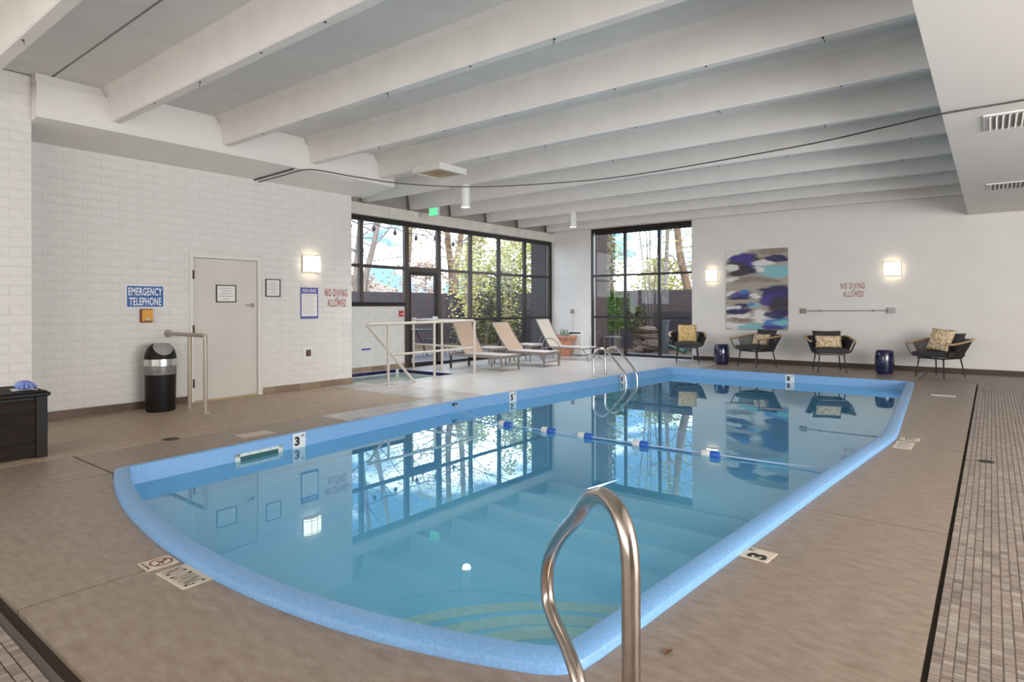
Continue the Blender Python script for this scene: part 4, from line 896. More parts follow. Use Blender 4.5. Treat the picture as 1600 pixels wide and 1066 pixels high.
# chairs
def pillow_mb(w, h, d, n=10):
    mb = MB()
    def fn(u, v, s):
        x = 2*u-1; y = 2*v-1; e = (1-abs(x)**2.6)*(1-abs(y)**2.6)
        k = 1-.06*(1-abs(y))*abs(x)**2; k2 = 1-.06*(1-abs(x))*abs(y)**2
        return (x*w/2*k, s*d/2*max(0, e)**.55, y*h/2*k2)
    mb.grid(lambda u, v: fn(u, v, 1), n, n); mb.grid(lambda u, v: fn(u, v, -1), n, n); return mb
def armchair(label, loc, rz, back_pillow=True):
    t = thing('rope_armchair', label, 'chair', loc, rz, 'rope armchairs along the back wall')
    cm = M['chair_metal']; zs = .36
    for sx in (-1, 1):
        for y0, y1 in ((-.25, -.30), (.24, .31)): MB().tube([(sx*.22, y0, zs), (sx*.26, y1, 0)], [.014, .010], 8).build('leg', cm, t, local=True, smooth=True)
    f = MB(); f.bar((-.24, -.27, zs), (.24, -.27, zs), .025, .03).bar((-.24, .25, zs), (.24, .25, zs), .025, .03).bar((-.24, -.27, zs), (-.24, .25, zs), .025, .03).bar((.24, -.27, zs), (.24, .25, zs), .025, .03); f.build('seat_frame', cm, t, local=True)
    # woven shell: lower outline on the seat frame, upper outline on the arm rail
    low = [(-.33, -.30, .42), (-.32, -.05, .40), (-.29, .18, .38), (-.20, .27, .37), (0, .29, .37), (.20, .27, .37), (.29, .18, .38), (.32, -.05, .40), (.33, -.30, .42)]
    top = [(-.40, -.36, .61), (-.415, -.05, .64), (-.40, .27, .68), (-.30, .40, .70), (0, .43, .70), (.30, .40, .70), (.40, .27, .68), (.415, -.05, .64), (.40, -.36, .61)]
    lo = smooth_path(low, 4); hi = smooth_path(top, 4); k = len(lo)-1
    i0, i1 = 3, k-3
    sh = MB()
    def fs(u, v, o):
        i = i0+(i1-i0)*u; a = int(min(k-1, math.floor(i))); q = i-a
        L = lo[a].lerp(lo[a+1], q); H_ = hi[a].lerp(hi[a+1], q); p = L.lerp(H_, v); n_ = Vector((p.x, p.y*.6, 0)); n_.normalize() if n_.length > 0 else None
        return p+n_*o
    nu = 64
    for q in range(nu+1):
        u = q/nu; b_ = fs(min(1, u+.002), .0, 0); c_ = fs(u, 1, 0); t_ = fs(min(1, u+.01), .5, 0)-fs(max(0, u-.01), .5, 0); a_ = (c_-b_).normalized(); nn = t_.cross(a_)
        back = .30 < u < .70
        sh.bar(b_, c_, .015 if back else .0105, .008, nn)
    sh.build('rope_strands', M['weave'], t, local=True, kind='stuff')
    MB().tube(smooth_path(low, 4), .012, 8).tube(smooth_path(top, 4), .012, 8).build('shell_frame', cm, t, local=True, smooth=True)
    for sx in (-1, 1):
        MB().bar((sx*.33, -.31, .42), (sx*.40, -.365, .615), .022, .022).build('arm_post', cm, t, local=True)
        pa = hi[:12] if sx < 0 else hi[-12:]
        ar = MB()
        for a, b_ in zip(pa[:-1], pa[1:]): ar.bar(a+Vector((0, 0, .016)), b_+Vector((0, 0, .016)), .045, .024)
        ar.build('armrest', M['oak'], t, local=True)
    seat = MB().box((-.315, -.33, .385), (.315, .24, .475)).build('seat_cushion', M['seat_grey'], t, local=True, bevel=.035, seg=3, smooth=True)
    if back_pillow: pillow_mb(.54, .36, .14).build('back_cushion', M['seat_grey'], t, local=True, m=Matrix.Translation((0, .27, .645)) @ Matrix.Rotation(-.32, 4, 'X'), smooth=True, weld=True, auto=3)
    return t
chairs = [('charcoal rope armchair under the back window edge with square mustard pillow', (-5.76, 14.23, 0), .42),
          ('charcoal rope armchair below the abstract painting turned toward the left', (-4.08, 13.98, 0), -.47),
          ('charcoal rope armchair facing the pool right of the painting', (-2.62, 13.90, 0), .36),
          ('charcoal rope armchair farthest right with a large cream dotted pillow', (-.77, 14.0, 0), -.5)]
c0 = armchair(*chairs[0], back_pillow=False); c1 = armchair(*chairs[1])
dup(c1, chairs[2][1], chairs[2][2], chairs[2][0]); dup(c1, chairs[3][1], chairs[3][2], chairs[3][0])
def pillow(label, loc, rz, w, h, d, m, tilt=-.3, roll=0):
    t = thing('throw_pillow', label, 'pillow', loc, rz, 'patterned pillows on the armchairs')
    pillow_mb(w, h, d, 12).build('pillow_cover', m, t, local=True, m=Matrix.Rotation(tilt, 4, 'X') @ Matrix.Rotation(roll, 4, 'Y'), smooth=True, weld=True, auto=3)
    s = MB(); return t
def on_chair(i, dx, dy, dz):
    l, p, r = chairs[i]; v = Matrix.Rotation(r, 3, 'Z') @ Vector((dx, dy, 0)); return (p[0]+v.x, p[1]+v.y, dz)
pillow('square mustard pillow on the armchair by the back window', on_chair(0, 0, .10, .685), chairs[0][2], .44, .43, .13, M['mustard'], -.25)
pillow('tan dotted pillow in the armchair below the painting', on_chair(1, .03, .10, .60), chairs[1][2], .46, .26, .12, M['cream_dot'], -.35)
pillow('oblong tan dotted pillow in the armchair right of the painting', on_chair(2, 0, .10, .60), chairs[2][2], .50, .26, .12, M['cream_dot'], -.3)
pillow('large square cream dotted pillow in the farthest right armchair', on_chair(3, -.02, .06, .69), chairs[3][2], .44, .44, .13, M['cream_dot'], -.4, .08)
def stool(label, loc):
    t = thing('garden_stool', label, 'stool', loc, 0, 'blue ceramic garden stools')
    MB().lathe([(0, 0), (.135, 0), (.145, .015), (.155, .06), (.168, .15), (.173, .24), (.168, .33), (.155, .41), (.142, .455), (.13, .465), (0, .47)], n=32).build('body', M['stool_blue'], t, local=True, smooth=True)
    for z in (.06, .41):
        s = MB()
        for k in range(26):
            a = 2*PI*k/26; s.lathe([(0, .008), (.006, .006), (.008, 0)], (0, 0, 0), 6); n = 18
            for i in range(len(s.v)-n, len(s.v)):
                x, y, q = s.v[i]; r = .152+q; s.v[i] = (r*math.cos(a)-x*math.sin(a), r*math.sin(a)+x*math.cos(a), z+y)
        s.build('stud_ring', M['stool_blue'], t, local=True)
    return t
s0 = stool('cobalt blue ceramic garden stool left of the painting chair', (-4.91, 14.15, 0)); dup(s0, (-1.67, 14.08, 0), .2, 'cobalt blue ceramic garden stool between the two armchairs on the right')
# ------------------------------------------------------------------ ceiling fittings
def vent(label, x0, x1, y0, y1):
    t = thing('ceiling_vent', label, 'vent', (x0, y0, 3.1), 0, 'air vents in the right soffit'); z = 3.10
    MB().box((x0, y0, z-.012), (x1, y0+.05, z)).box((x0, y1-.05, z-.012), (x1, y1, z)).box((x0, y0+.05, z-.012), (x0+.05, y1-.05, z)).box((x1-.05, y0+.05, z-.012), (x1, y1-.05, z)).build('frame', M['vent_white'], t)
    MB().box((x0+.05, y0+.05, z-.002), (x1-.05, y1-.05, z-.0005)).build('duct', M['grey_gap'], t)
    n = int((x1-x0-.1)/.048)
    for k in range(n): x = x0+.06+k*.048; MB().bar((x, y0+.05, z-.010), (x, y1-.05, z-.012), .004, .042, (.9, 0, 1)).build('slat', M['vent_white'], t)
vent('white louvred vent in the soffit nearest the camera', -.06, .62, 7.22, 7.86); vent('white louvred vent in the soffit farther toward the back wall', -.06, .50, 11.32, 11.92)
t = thing('ceiling_air_grille', 'square white air box with rusty grille hung under the ceiling beams', 'vent', (-6.76, 6.85, 3.40))
MB().box((-7.05, 6.56, 3.415), (-6.47, 7.15, 3.495)).build('housing', M['vent_white'], t); MB().box((-7.0, 6.60, 3.405), (-6.52, 7.10, 3.414)).build('grille', M['rust'], t)
for lo, hi in (((-7.06, 6.55), (-6.46, 6.60)), ((-7.06, 7.10), (-6.46, 7.16)), ((-7.06, 6.60), (-7.0, 7.10)), ((-6.52, 6.60), (-6.46, 7.10))): MB().box((lo[0], lo[1], 3.395), (hi[0], hi[1], 3.415)).build('trim', M['vent_white'], t)
def can(label, x, y, z0):
    t = thing('cylinder_downlight', label, 'lamp', (x, y, z0), 0, 'white cylinder downlights')
    L = 3.49-z0
    MB().lathe([(.078, 0), (.083, .01), (.083, L), (0, L)], (x, y, z0), 24).build('housing', M['white_plastic'], t, smooth=True); MB().lathe([(0, .012), (.078, .012)], (x, y, z0), 24).build('lens', M['can_lamp'], t)
    sp = bpy.data.lights.new('downlight_beam', 'SPOT'); sp.energy = 260; sp.spot_size = 2.5; sp.spot_blend = 1; sp.shadow_soft_size = .07; sp.color = (1, .98, .96)
    so = bpy.data.objects.new('downlight_beam', sp); C.objects.link(so); so.location = (x, y, z0-.01)
can('white cylinder downlight hanging from the beam nearer the camera', -7.35, 8.10, 3.10); can('white cylinder downlight hanging from the beam near the back window', -7.60, 12.04, 3.165)
t = thing('exit_sign', 'small green glowing EXIT sign above the window wall', 'sign', (-9.45, 9.42, 3.29))
MB().box((-9.60, 9.40, 3.29), (-9.32, 9.45, 3.485)).build('housing', M['white_plastic'], t, bevel=.004); MB().box((-9.575, 9.394, 3.31), (-9.345, 9.401, 3.46)).build('green_panel', M['exit_green'], t)
letters('lettering', 'EXIT', .19, .10, M['white_plastic'], t, basis((-9.46, 9.3935, 3.385), (1, 0, 0), (0, 0, 1)), bold=.02)
t = thing('overhead_cable', 'dark cable draped across the ceiling from left wall to right soffit', 'cable', (-4, 8, 3.4))
MB().tube(smooth_path([(-8.84, 5.05, 3.255), (-8.36, 5.14, 3.30), (-8.03, 5.30, 3.372), (-7.98, 5.55, 3.40), (-8.02, 6.2, 3.42), (-7.86, 7.24, 3.44), (-7.07, 8.17, 3.44), (-5.6, 8.7, 3.42), (-4.32, 8.8, 3.4), (-1.93, 8.16, 3.3), (-.84, 7.27, 3.15), (-.37, 6.88, 3.09), (.25, 6.85, 3.09), (1.2, 6.7, 3.09)], 6), .008, 6).build('cable', M['cable'], t, smooth=True)
MB().tube([(-8.84, 4.98, 3.275), (-8.08, 5.16, 3.37)], .013, 6).build('wall_stub', M['cable'], t)
t = thing('access_hatch', 'small plain access hatch in the soffit at the wall corner', 'hatch', (-8.3, 6.05, 3.33))
hz = lambda x: 3.385-(-8.04-x)*.1/.82
MB().add([(-8.45, 5.9, hz(-8.45)-.006), (-8.15, 5.9, hz(-8.15)-.006), (-8.15, 6.3, hz(-8.15)-.006), (-8.45, 6.3, hz(-8.45)-.006), (-8.45, 5.9, hz(-8.45)), (-8.15, 5.9, hz(-8.15)), (-8.15, 6.3, hz(-8.15)), (-8.45, 6.3, hz(-8.45))], [(0,3,2,1),(4,5,6,7),(0,1,5,4),(1,2,6,5),(2,3,7,6),(3,0,4,7)]).build('panel', M['vent_white'], t)
# ------------------------------------------------------------------ deck signs, drains, bits
def deck_tile(name, label, m, w, h, cat='floor sign'):
    t = thing(name, label, cat, m.translation[:]); MB().box((-w/2, -h/2, 0), (w/2, h/2, .004)).build('tile_face', M['tile_cream'], t, m=m, bevel=.0015); return t
m = basis((-3.155, 1.405, 0), (1, .01, 0), (-.01, 1, 0)); t = deck_tile('no_diving_tile', 'cream deck tile reading NO DIVING at the near pool edge', m, .29, .15); letters('lettering', 'NO DIVING', .25, .105, M['tile_ink'], t, m, 0, -.005, .0042, bold=.0, depth=.0006, spacing=1.15)
m = basis((-3.425, 1.395, 0), (1, -.03, 0), (.03, 1, 0)); t = deck_tile('no_diving_symbol_tile', 'cream deck tile with red crossed diver symbol beside the NO DIVING tile', m, .14, .155)
rg = MB(); 
for r0, r1 in ((.046, .055),): rg.lathe([(r0, .0), (r0, .001), (r1, .001), (r1, .0)], (0, .012, .0042), 28)
rg.bar((-.035, .048, .0047), (.035, -.024, .0047), .008, .001); rg.build('red_ring', M['tile_red'], t, m=m)
fg = MB().bar((-.03, .0, .0046), (.012, .02, .0046), .010, .0008).bar((.012, .02, .0046), (.03, .006, .0046), .007, .0008).lathe([(0, .0008), (.008, .0008), (.008, 0)], (-.012, .036, .0042), 10); fg.build('diver', M['tile_ink'], t, m=m)
letters('lettering', 'NO DIVING', .10, .014, M['tile_ink'], t, m, 0, -.062, .0042, bold=.0, depth=.0006)
def depth_tile(label, p, s, unit, yaw=.07):
    m = basis((*p, 0), (-math.sin(yaw)*-1, math.cos(yaw), 0), (-math.cos(yaw), math.sin(yaw), 0)); t = deck_tile('depth_tile', label, m, .16, .155)
    letters('numeral', s, .07, .10, M['tile_ink'], t, m, -.025, -.008, .0042, bold=.05, depth=.0006); letters('unit', unit, .035, .03, M['tile_ink'], t, m, .047, .045, .0042, bold=.02, depth=.0006); return t
depth_tile('cream deck tile reading 3 FT on the right deck', (-.99, 3.40), '3', 'FT')
m = basis((-.665, 6.93, 0), (0, 1, 0), (-1, 0, 0)); t = deck_tile('faded_no_diving_tile', 'faded cream NO DIVING tile at the right pool bend nearer the camera', m, .36, .15); letters('lettering', 'NO DIVING', .29, .10, M['grey_print'], t, m, 0, 0, .0042, bold=0, depth=.0006)
m = basis((-.645, 7.27, 0), (0, 1, 0), (-1, 0, 0)); t = deck_tile('faded_depth_tile', 'small faded cream depth tile just beyond the right deck joint', m, .16, .16); letters('numeral', '5 FT', .12, .08, M['tile_ink'], t, m, 0, 0, .0042, bold=.02, depth=.0006)
m = basis((-.57, 11.1, 0), (1, 0, 0), (0, 1, 0)); t = thing('white_floor_tape', 'short white strip stuck on the far right deck', 'tape', (-.57, 11.1, 0)); MB().box((-.15, -.09, 0), (.15, .09, .002)).build('strip', M['paper'], t, m=m)
m = basis((-6.12, 3.45, 0), (0, 1, 0), (-1, 0, 0)); t = thing('blank_deck_tile', 'worn blank pale tile in the left deck by the pool skimmer', 'floor tile', (-6.05, 3.45, 0)); MB().box((-.17, -.10, 0), (.17, .10, .003)).build('tile_face', M['tile_cream'], t, m=m)
def drain(label, x, y, r):
    t = thing('floor_drain', label, 'drain', (x, y, 0), 0, 'round floor drains'); MB().lathe([(0, .002), (r, .002), (r+.012, 0)], (x, y, 0), 20).build('cover', M['stain'], t)
    for k in range(5): MB().bar((x-r*.7, y-r*.6+k*r*.3, .0025), (x+r*.7, y-r*.6+k*r*.3, .0025), .008, .001).build('slot', M['hole'], t)
drain('round dark floor drain in the right mosaic strip', -.045, 6.62, .06); drain('round dark floor drain at the left mosaic edge', -6.58, 2.80, .07)
t = thing('fallen_leaf', 'small curled brown leaf on the near right deck', 'leaf', (-.985, 2.235, 0)); lm = mat('dry_leaf', (.16, .075, .04), .8)
MB().grid(lambda u, v: (-.985+.03*(u-.5)*(1-.6*abs(2*v-1)), 2.235+.055*(v-.5), .002+.006*abs(2*u-1)+.004*math.sin(5*v)), 6, 6).build('blade', lm, t); MB().tube([(-.985, 2.208, .003), (-.983, 2.19, .003)], .001, 5).build('stem', lm, t)
# ------------------------------------------------------------------ outdoors
GD = MB().box((-70, -40, -.30), (-10.38, 70, -.06)).box((-10.38, 15.2, -.30), (40, 70, -.06)).build('ground', M['soil_out'], kind='structure')
MB().box((-13.4, 6, -.06), (-10.38, 15.0, -.02)).build('patio_slab', M['concrete_out'], GD); MB().box((-9.0, 15.2, -.06), (-2, 16.5, -.02)).build('patio_slab', M['concrete_out'], GD)
MB().box((-16.7, -2, -.06), (-16.5, 18.7, 1.86)).build('wall_fence_side', M['fence_brick_y'], kind='structure'); MB().box((-16.5, 18.5, -.06), (6, 18.7, 1.86)).build('wall_fence_back', M['fence_brick'], kind='structure')
MB().box((-10.93, 14.96, -.06), (-10.39, 15.25, 4.4)).build('wall_wing', M['wing_brick'], kind='structure'); MB().box((-9.1, 15.21, -.06), (-8.95, 16.05, 4.4)).build('wall_pier', M['pier_brick'], kind='structure')
MB().box((-10.9, -4.5, 4.0), (7.4, 15.25, 4.25)).build('roof', M['stucco'], kind='structure')
def leaves(n, fn, size, m, name, par, seed):
    rng = random.Random(seed); v = []; f = []
    for _ in range(n):
        p = Vector(fn(rng)); s = size*rng.uniform(.6, 1.3); d = Vector((rng.gauss(0, 1), rng.gauss(0, 1), rng.gauss(0, .8))).normalized(); u, w = frame(d); u *= s; w *= s*.5
        b = len(v); v += [tuple(p-u), tuple(p+w), tuple(p+u), tuple(p-w)]; f.append((b, b+1, b+2, b+3))
    mb = MB(); mb.v = v; mb.f = f; return mb.build(name, m, par, kind='stuff')
def branch(mb, p, d, L, r, lvl, rng, tips, up=.25):
    P = [p]; n = 4
    for i in range(n):
        d = (d+Vector((rng.gauss(0, .16), rng.gauss(0, .16), rng.gauss(0, .1)+up*.12))).normalized(); P.append(P[-1]+d*L/n)
    mb.tube(P, [r*(1-.55*i/n) for i in range(n+1)], 6 if lvl > 1 else 4)
    if lvl == 0: tips.append(P[-1]); return
    for _ in range(rng.choice((2, 3, 3))):
        i = rng.randint(1, n); a = P[i]; q = Vector((rng.gauss(0, 1), rng.gauss(0, 1), rng.gauss(.25, .6))).normalized()
        branch(mb, a, (d*.7+q*.8).normalized(), L*rng.uniform(.55, .8), r*.45*(1-.1*i), lvl-1, rng, tips, up)
    tips.append(P[-1])
def tree(name, label, path, r0, bark, lv, nl, lsize, seed, levels=3, spread=.8, bl=2.2, fb=2):
    base = path[0]; t = thing(name, label, 'tree', base, 0, 'trees beyond the windows'); rng = random.Random(seed); P = smooth_path(path, 4); k = len(P)
    tr = MB().tube(P, [r0*(1-.5*i/k) for i in range(k)], 10).build('trunk', bark, t, smooth=True)
    br = MB(); tips = []
    for i in range(int(k*.42), k, max(1, k//7)):
        for _ in range(fb):
            q = Vector((rng.gauss(0, 1), rng.gauss(0, 1), rng.uniform(0, .9))).normalized(); branch(br, P[i], q, bl*rng.uniform(.7, 1.2), r0*.17, levels-1, rng, tips)
    if br.v: br.build('branches', M['twig'] if bark is not M['bark_grey'] else bark, t, kind='stuff')
    if nl and tips: leaves(nl, lambda g_: tips[g_.randrange(len(tips))]+Vector((g_.gauss(0, spread*.4), g_.gauss(0, spread*.4), g_.gauss(0, spread*.4))), lsize, lv, 'foliage', t, seed)
    return t
def shrub(name, label, x, y, h, r, m, n, size, seed, stems=5, cat='shrub', zmin=.15):
    t = thing(name, label, cat, (x, y, -.06)); rng = random.Random(seed); s = MB()
    for k in range(stems):
        a = rng.uniform(0, 2*PI); q = rng.uniform(.2, .8)*r; s.tube(smooth_path([(x+.05*math.cos(a), y+.05*math.sin(a), -.06), (x+.4*q*math.cos(a), y+.4*q*math.sin(a), h*.5), (x+q*math.cos(a), y+q*math.sin(a), h*.95)], 3), [.022]*4+[.012]*2+[.005], 6)
    s.build('stems', M['twig'], t)
    def fn(g_):
        while True:
            z = g_.random(); a = g_.uniform(0, 2*PI); q = math.sqrt(g_.random())*r*(.45+.75*math.sin(PI*min(.95, z*.9+.08)))*(.75+.4*math.sin(3*a+9*z))
            return (x+q*math.cos(a), y+q*math.sin(a), zmin+z*(h-zmin))
    leaves(n, fn, size, m, 'foliage', t, seed); return t
# seen through the side windows
tree('bare_tree', 'pale leaning bare tree behind the leftmost window pane', [(-20.0, 15.6, 0), (-20.0, 15.55, 2.4), (-20, 15.8, 4.8), (-19.9, 16.2, 8)], .16, M['bark_grey'], None, 0, 0, 11, 3, bl=1.6)
tree('bare_tree', 'grey bare tree leaning right in the second window column', [(-19.0, 14.9, 0), (-19.0, 15.15, 2.2), (-19, 15.5, 3.4), (-19, 15.85, 4.7), (-19.1, 16.6, 8)], .15, M['bark_grey'], None, 0, 0, 12, 3, bl=2.0)
tree('bare_tree', 'pale blossoming tree seen above the glass door', [(-22.0, 20.2, 0), (-22.0, 20.1, 2.5), (-22.2, 20.5, 4.6), (-22.4, 20.8, 7)], .13, M['bark'], M['leaf_pale'], 1500, .05, 13, 4, bl=2.0, fb=3)
M['twig_pink'] = island_mat('pinkish_bud_twigs', [(.42, .30, .24), (.60, .46, .38), (.34, .24, .20)], .8, bump=0)
shrub('budding_shrub', 'pinkish budding shrub beyond the fence seen through the glass door', -19.5, 18.6, 3.3, 1.5, M['twig_pink'], 1800, .075, 77, 14, 'shrub', .8)
shrub('budding_shrub', 'low pinkish budding shrub beyond the fence behind the house roof line', -24.0, 19.0, 3.0, 1.3, M['twig_pink'], 900, .075, 78, 14, 'shrub', .8)
tree('tall_tree', 'reddish forked trunk right of the glass door', [(-19.0, 20.2, 0), (-19.0, 20.0, 3.0), (-19.0, 19.75, 4.6), (-18.8, 19.6, 8)], .19, M['bark'], M['leaf_pale'], 900, .06, 14, 3)
tree('tall_tree', 'second brown trunk beside the forked trunk', [(-18.0, 19.05, 0), (-18.0, 19.2, 2.9), (-18.0, 19.55, 4.5), (-18.0, 19.7, 8)], .17, M['bark'], M['leaf_pale'], 900, .06, 15, 3)
for i, (x, y, h, r, n) in enumerate(((-18.8, 21.3, 4.6, 1.2, 2600), (-17.5, 22.8, 5.0, 1.5, 3400), (-15.0, 21.5, 5.2, 1.4, 3200), (-20.0, 24.5, 4.2, 1.8, 2600), (-13.2, 22.5, 4.4, 1.3, 2300))):
    shrub('tall_shrub', ('tall pale spring shrub behind the fence left of the window middle', 'bushy pale yellow shrub behind the fence at the window middle', 'tall pale green shrub behind the fence near the dark wing wall', 'pale yellow bush far behind the fence left of the brown trunks', 'yellow green bush behind the fence at the right window edge')[i], x, y, h, r, M['leaf_pale'], n, .085, 30+i, 9, 'shrub', 1.0)
shrub('climbing_shrub', 'leafy green shrub growing in front of the dark fence at center', -15.3, 17.0, 3.6, .75, M['leaf_pale'], 1500, .06, 41, 8)
shrub('climbing_shrub', 'dark green leafy shrub in front of the fence corner', -13.6, 16.9, 2.6, .95, M['leaf_dark'], 2000, .06, 42, 8)
shrub('climbing_shrub', 'slim tall green sapling near the dark wing wall', -12.55, 15.9, 4.0, .5, M['leaf_pale'], 900, .055, 43, 4)
for i, (x, y, h) in enumerate(((-12.6, 13.9, 1.0), (-12.9, 15.1, .9))): shrub('patio_plant', ('low arching plant outside behind the middle lounger', 'low leafy plant outside behind the ivory lounger')[i], x, y, h, .5, M['leaf_dark'], 350, .06, 50+i, 8, 'plant')
# house beyond
t = thing('neighbour_house', 'tan house with pale roof and brick chimney beyond the fence', 'house', (-27, 20.5, 0))
MB().box((-31, 15, -.06), (-26.3, 23.5, 2.1)).build('wall', M['stucco'], t)
rf = MB().add([(-26, 14.5, 2.05), (-26, 24.3, 2.05), (-31.3, 24.3, 2.05), (-31.3, 14.5, 2.05), (-28.6, 14.9, 2.95), (-28.6, 23.2, 2.95)], [(0,1,5,4),(2,3,4,5),(1,2,5),(3,0,4),(0,3,2,1)]).build('roof', M['roof_pale'], t)
MB().box((-27.4, 21.0, 2.3), (-27.0, 21.35, 3.1)).build('chimney', M['brick_red'], t)
for y in (16.5, 19.2): MB().box((-26.31, y, .9), (-26.27, y+1.2, 1.7)).build('window', M['frame'], t)
t = thing('string_lights', 'string of dark patio bulbs hanging outside the side windows', 'string lights', (-12.5, 12, 3.4))
P = []; bulbs = [(9.55, 3.34), (10.28, 3.34), (10.99, 3.30), (11.75, 3.22), (12.49, 3.28), (13.23, 3.17), (14.0, 3.26)]
for (a, za), (b_, zb) in zip(bulbs[:-1], bulbs[1:]): P += [(-12.5, a, za+.14), (-12.5, (a+b_)/2, (za+zb)/2+.09)]
P = [(-12.5, 8.6, 3.75)]+P+[(-12.5, 14.0, 3.50), (-12.3, 14.9, 3.75), (-10.92, 15.02, 4.0)]
MB().tube(smooth_path(P, 3), .012, 5).build('wire', M['iron'], t)
for y, z in bulbs:
    MB().lathe([(0, .14), (.018, .14), (.022, .09), (.034, .08), (.048, .05), (.05, .02), (.034, -.02), (0, -.035)], (-12.5, y, z-.02), 10).build('bulb', M['iron'], t, smooth=True)
t = thing('patio_table', 'dark iron patio table outside the glass door', 'table', (-12.5, 11.6, -.02))
MB().lathe([(0, .70), (.55, .70), (.56, .715), (.55, .73), (0, .73)], (-12.5, 11.6, 0), 24).build('table_top', M['iron'], t)
for k in range(4): a = PI/4+k*PI/2; MB().tube([(-12.5+.1*math.cos(a), 11.6+.1*math.sin(a), .70), (-12.5+.42*math.cos(a), 11.6+.42*math.sin(a), -.02)], .016, 6).build('leg', M['iron'], t)
def patio_chair(label, loc, rz):
    t = thing('patio_chair', label, 'chair', loc, rz, 'iron patio chairs outside')
    MB().box((-.22, -.22, .42), (.22, .22, .445)).build('seat', M['iron'], t, local=True)
    for x in (-.2, .2):
        for y in (-.2, .2): MB().tube([(x, y, .43), (x*1.1, y*1.1, 0)], .012, 6).build('leg', M['iron'], t, local=True)
    b = MB().tube(smooth_path([(-.21, .21, .43), (-.22, .26, .75), (-.12, .28, .92), (.12, .28, .92), (.22, .26, .75), (.21, .21, .43)], 4), .012, 6)
    for k in range(5): b.tube([(-.12+.06*k, .215, .43), (-.12+.06*k, .275, .90)], .007, 5)
    b.build('backrest', M['iron'], t, local=True); return t
pc = patio_chair('iron patio chair left of the outdoor table', (-12.45, 10.75, -.02), PI); dup(pc, (-12.5, 12.45, -.02), 0, 'iron patio chair right of the outdoor table'); dup(pc, (-12.2, 13.15, -.02), 1.2, 'iron patio chair outside behind the middle lounger')
# seen through the back window
t = tree('ivy_tree', 'thick ivy covered trunk beside the brown pier in the back window', [(-11.55, 20.9, 0), (-11.55, 20.9, 2.5), (-11.6, 20.9, 5), (-11.6, 21, 7)], .17, M['bark_grey'], None, 0, 0, 21, 2, bl=1.2, fb=1)
leaves(1000, lambda g_: (lambda a, z: (-11.55+.20*math.cos(a), 20.9+.20*math.sin(a), z))(g_.uniform(0, 2*PI), g_.uniform(1.6, 5.5)), .06, M['leaf_dark'], 'ivy', t, 5)
tree('leaning_tree', 'big orange barked leaning trunk at the right of the back window', [(-8.35, 21.0, 0), (-8.42, 21.0, 1.6), (-8.75, 21, 3.1), (-8.9, 21, 4.5), (-9.2, 21, 7.5)], .17, M['bark'], M['leaf_pale'], 500, .06, 22, 3, bl=1.5)
for k, (x, y) in enumerate(((-8.42, 17.7), (-8.30, 17.75), (-8.52, 17.8))): pass
t = thing('multi_stem_tree', 'slender pale multi stemmed tree in front of the back fence', 'tree', (-8.4, 17.75, -.06)); mb = MB(); rng = random.Random(9); tips = []
for dx0, dx1 in ((-.05, -.30), (0, .02), (.05, .30), (.02, -.1)):
    P = smooth_path([(-8.4+dx0, 17.75, -.06), (-8.4+dx0*1.6, 17.75, .9), (-8.4+(dx0+dx1)/2, 17.75, 2.2), (-8.4+dx1*1.4, 17.75, 4.4)], 4); mb.tube(P, [.028*(1-.6*i/len(P)) for i in range(len(P))], 6)
    for i in range(6, len(P), 2): branch(mb, P[i], Vector((rng.gauss(0, 1), rng.gauss(0, .4), .8)).normalized(), .8, .010, 1, rng, tips)
mb.build('stems', M['bark_grey'], t); leaves(260, lambda g_: tips[g_.randrange(len(tips))]+Vector((g_.gauss(0, .12), g_.gauss(0, .12), g_.gauss(0, .12))), .045, M['leaf_pale'], 'foliage', t, 9)
tree('leafy_tree', 'pale leafed tree behind the middle of the back fence', [(-10.2, 23, 0), (-10.2, 23, 2.2), (-10.1, 23, 4.5), (-10, 23, 7)], .10, M['bark_grey'], M['leaf_pale'], 1100, .055, 23, 4, bl=1.8)
tree('leafy_tree', 'dark leafed tree behind the right end of the back fence', [(-8.0, 24.5, 0), (-8.0, 24.5, 2.5), (-8.2, 24.5, 5), (-8.2, 24.5, 7)], .12, M['bark'], M['leaf_dark'], 1400, .055, 24, 4, bl=2.0, fb=3)
for i, (x, y, h, r) in enumerate(((-10.8, 24, 3.3, 1.0), (-9.3, 25.5, 3.3, 1.3), (-12.4, 27, 3.6, 1.5), (-7.2, 27, 3.5, 1.5))):
    shrub('hedge_bush', ('pale hedge bush behind the back fence next to the ivy trunk', 'pale hedge bush behind the back fence middle', 'pale hedge bush far left behind the back fence', 'pale hedge bush far right behind the back fence')[i], x, y, h, r, M['leaf_pale'], 2200, .085, 60+i, 7, 'bush', .6)
shrub('green_bush', 'bright green leafy bush in front of the fence in the back window', -9.15, 16.95, 1.80, .52, M['leaf_green'], 1500, .055, 71, 6, 'bush', .55)
shrub('green_bush', 'smaller yellow green bush beside the bright green bush', -8.75, 17.6, 1.35, .42, M['leaf_dark'], 600, .05, 72, 5, 'bush', .5)
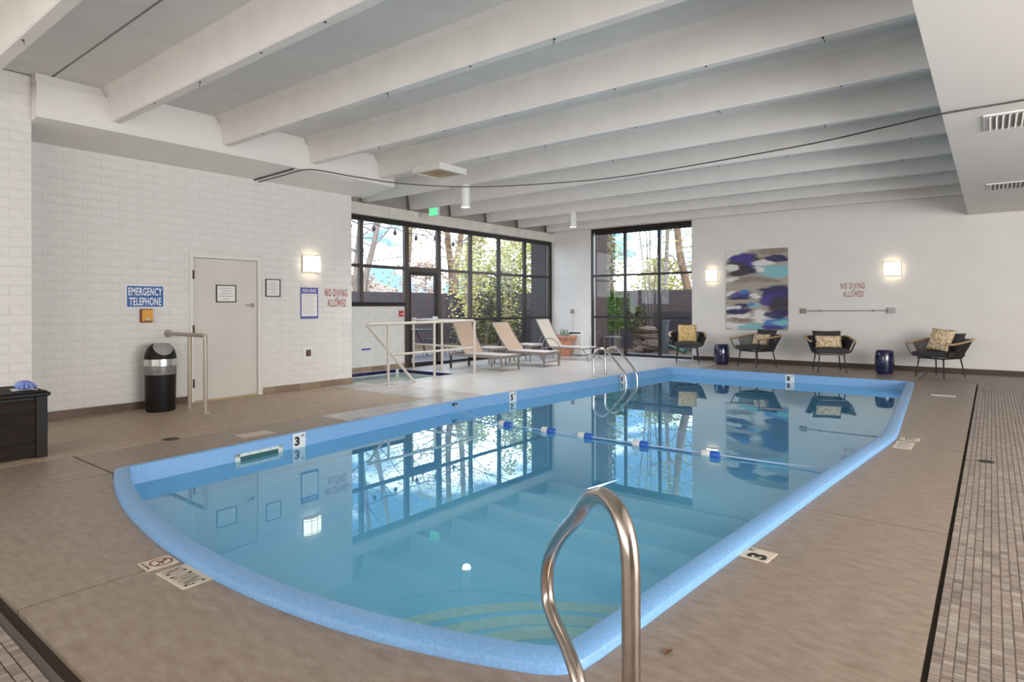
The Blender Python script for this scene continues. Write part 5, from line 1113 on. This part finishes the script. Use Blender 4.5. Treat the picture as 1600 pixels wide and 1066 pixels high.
def rock(label, x, y, z, sx, sy, sz, seed):
    bm = bmesh.new(); bmesh.ops.create_icosphere(bm, subdivisions=3, radius=1); rng = random.Random(seed); off = [Vector((rng.gauss(0, 1), rng.gauss(0, 1), rng.gauss(0, 1))).normalized() for _ in range(9)]; amp = [rng.uniform(-.34, .34) for _ in off]
    for v in bm.verts:
        n_ = v.co.normalized(); k = 1+sum(a*max(0, n_.dot(o))**3 for a, o in zip(amp, off))+.07*math.sin(9*n_.z+3*n_.x)+.05*math.sin(11*n_.x+7*n_.y); v.co = Vector((n_.x*sx*k, n_.y*sy*k, n_.z*sz*k))
    me = bpy.data.meshes.new('boulder'); bm.to_mesh(me); bm.free(); me.materials.append(M['rock'])
    o = link_mesh('boulder', me, m=Matrix.Translation((x, y, z))); tag(o, label, 'rock', 'boulders outside the back window'); return o
rock('large flat buff boulder on top of the rock pile outside', -8.16, 17.05, .64, .34, .22, .11, 1); rock('wide buff boulder in the middle of the rock pile outside', -8.10, 17.0, .43, .37, .25, .12, 2)
rock('right buff boulder of the rock pile outside', -7.95, 16.9, .19, .33, .25, .16, 3); rock('left buff boulder at the foot of the rock pile', -8.38, 17.0, .16, .24, .22, .20, 4); rock('small grey boulder in front of the rock pile', -8.24, 16.62, .05, .16, .14, .11, 5)
t = thing('grey_planter_bin', 'tall tapered grey bin outside the back window', 'bin', (-7.45, 16.75, -.06))
MB().lathe([(0, -.06), (.09, -.06), (.12, .90), (.13, .90), (.13, .93), (.10, .93), (.09, .86), (0, .86)], (-7.45, 16.75, 0), 20).build('body', M['bin_grey'], t, smooth=True); MB().lathe([(.128, .88), (.14, .89), (.14, .94), (.128, .945)], (-7.45, 16.75, 0), 20).build('rim', M['bin_grey'], t, smooth=True)
t = thing('agave_plant', 'blue green spiky agave outside behind the mustard pillow chair', 'plant', (-6.95, 16.9, -.06)); rng = random.Random(8)
for k in range(22):
    a = rng.uniform(0, 2*PI); e = rng.uniform(.3, 1.3); L = rng.uniform(.5, .8); P = smooth_path([(-6.95, 16.9, 0), (-6.95+.5*L*math.cos(a)*math.cos(e), 16.9+.5*L*math.sin(a)*math.cos(e), .5*L*math.sin(e)+.05), (-6.95+L*math.cos(a)*math.cos(e), 16.9+L*math.sin(a)*math.cos(e), L*math.sin(e))], 3)
    MB().tube(P, [.035, .035, .032, .028, .02, .01, .002], 6).build('spiky_leaf', M['agave'], t, smooth=True)
t = thing('garden_side_table', 'small dark patio table outside the left of the back window', 'table', (-8.75, 15.9, -.02)); MB().box((-9.0+.1, 15.7, .44), (-8.5, 16.1, .47)).build('table_top', M['grey_plastic'], t)
for x in (-8.87, -8.53):
    for y in (15.73, 16.07): MB().cyl((x, y, -.02), (x, y, .45), .014, n=6).build('leg', M['grey_plastic'], t)
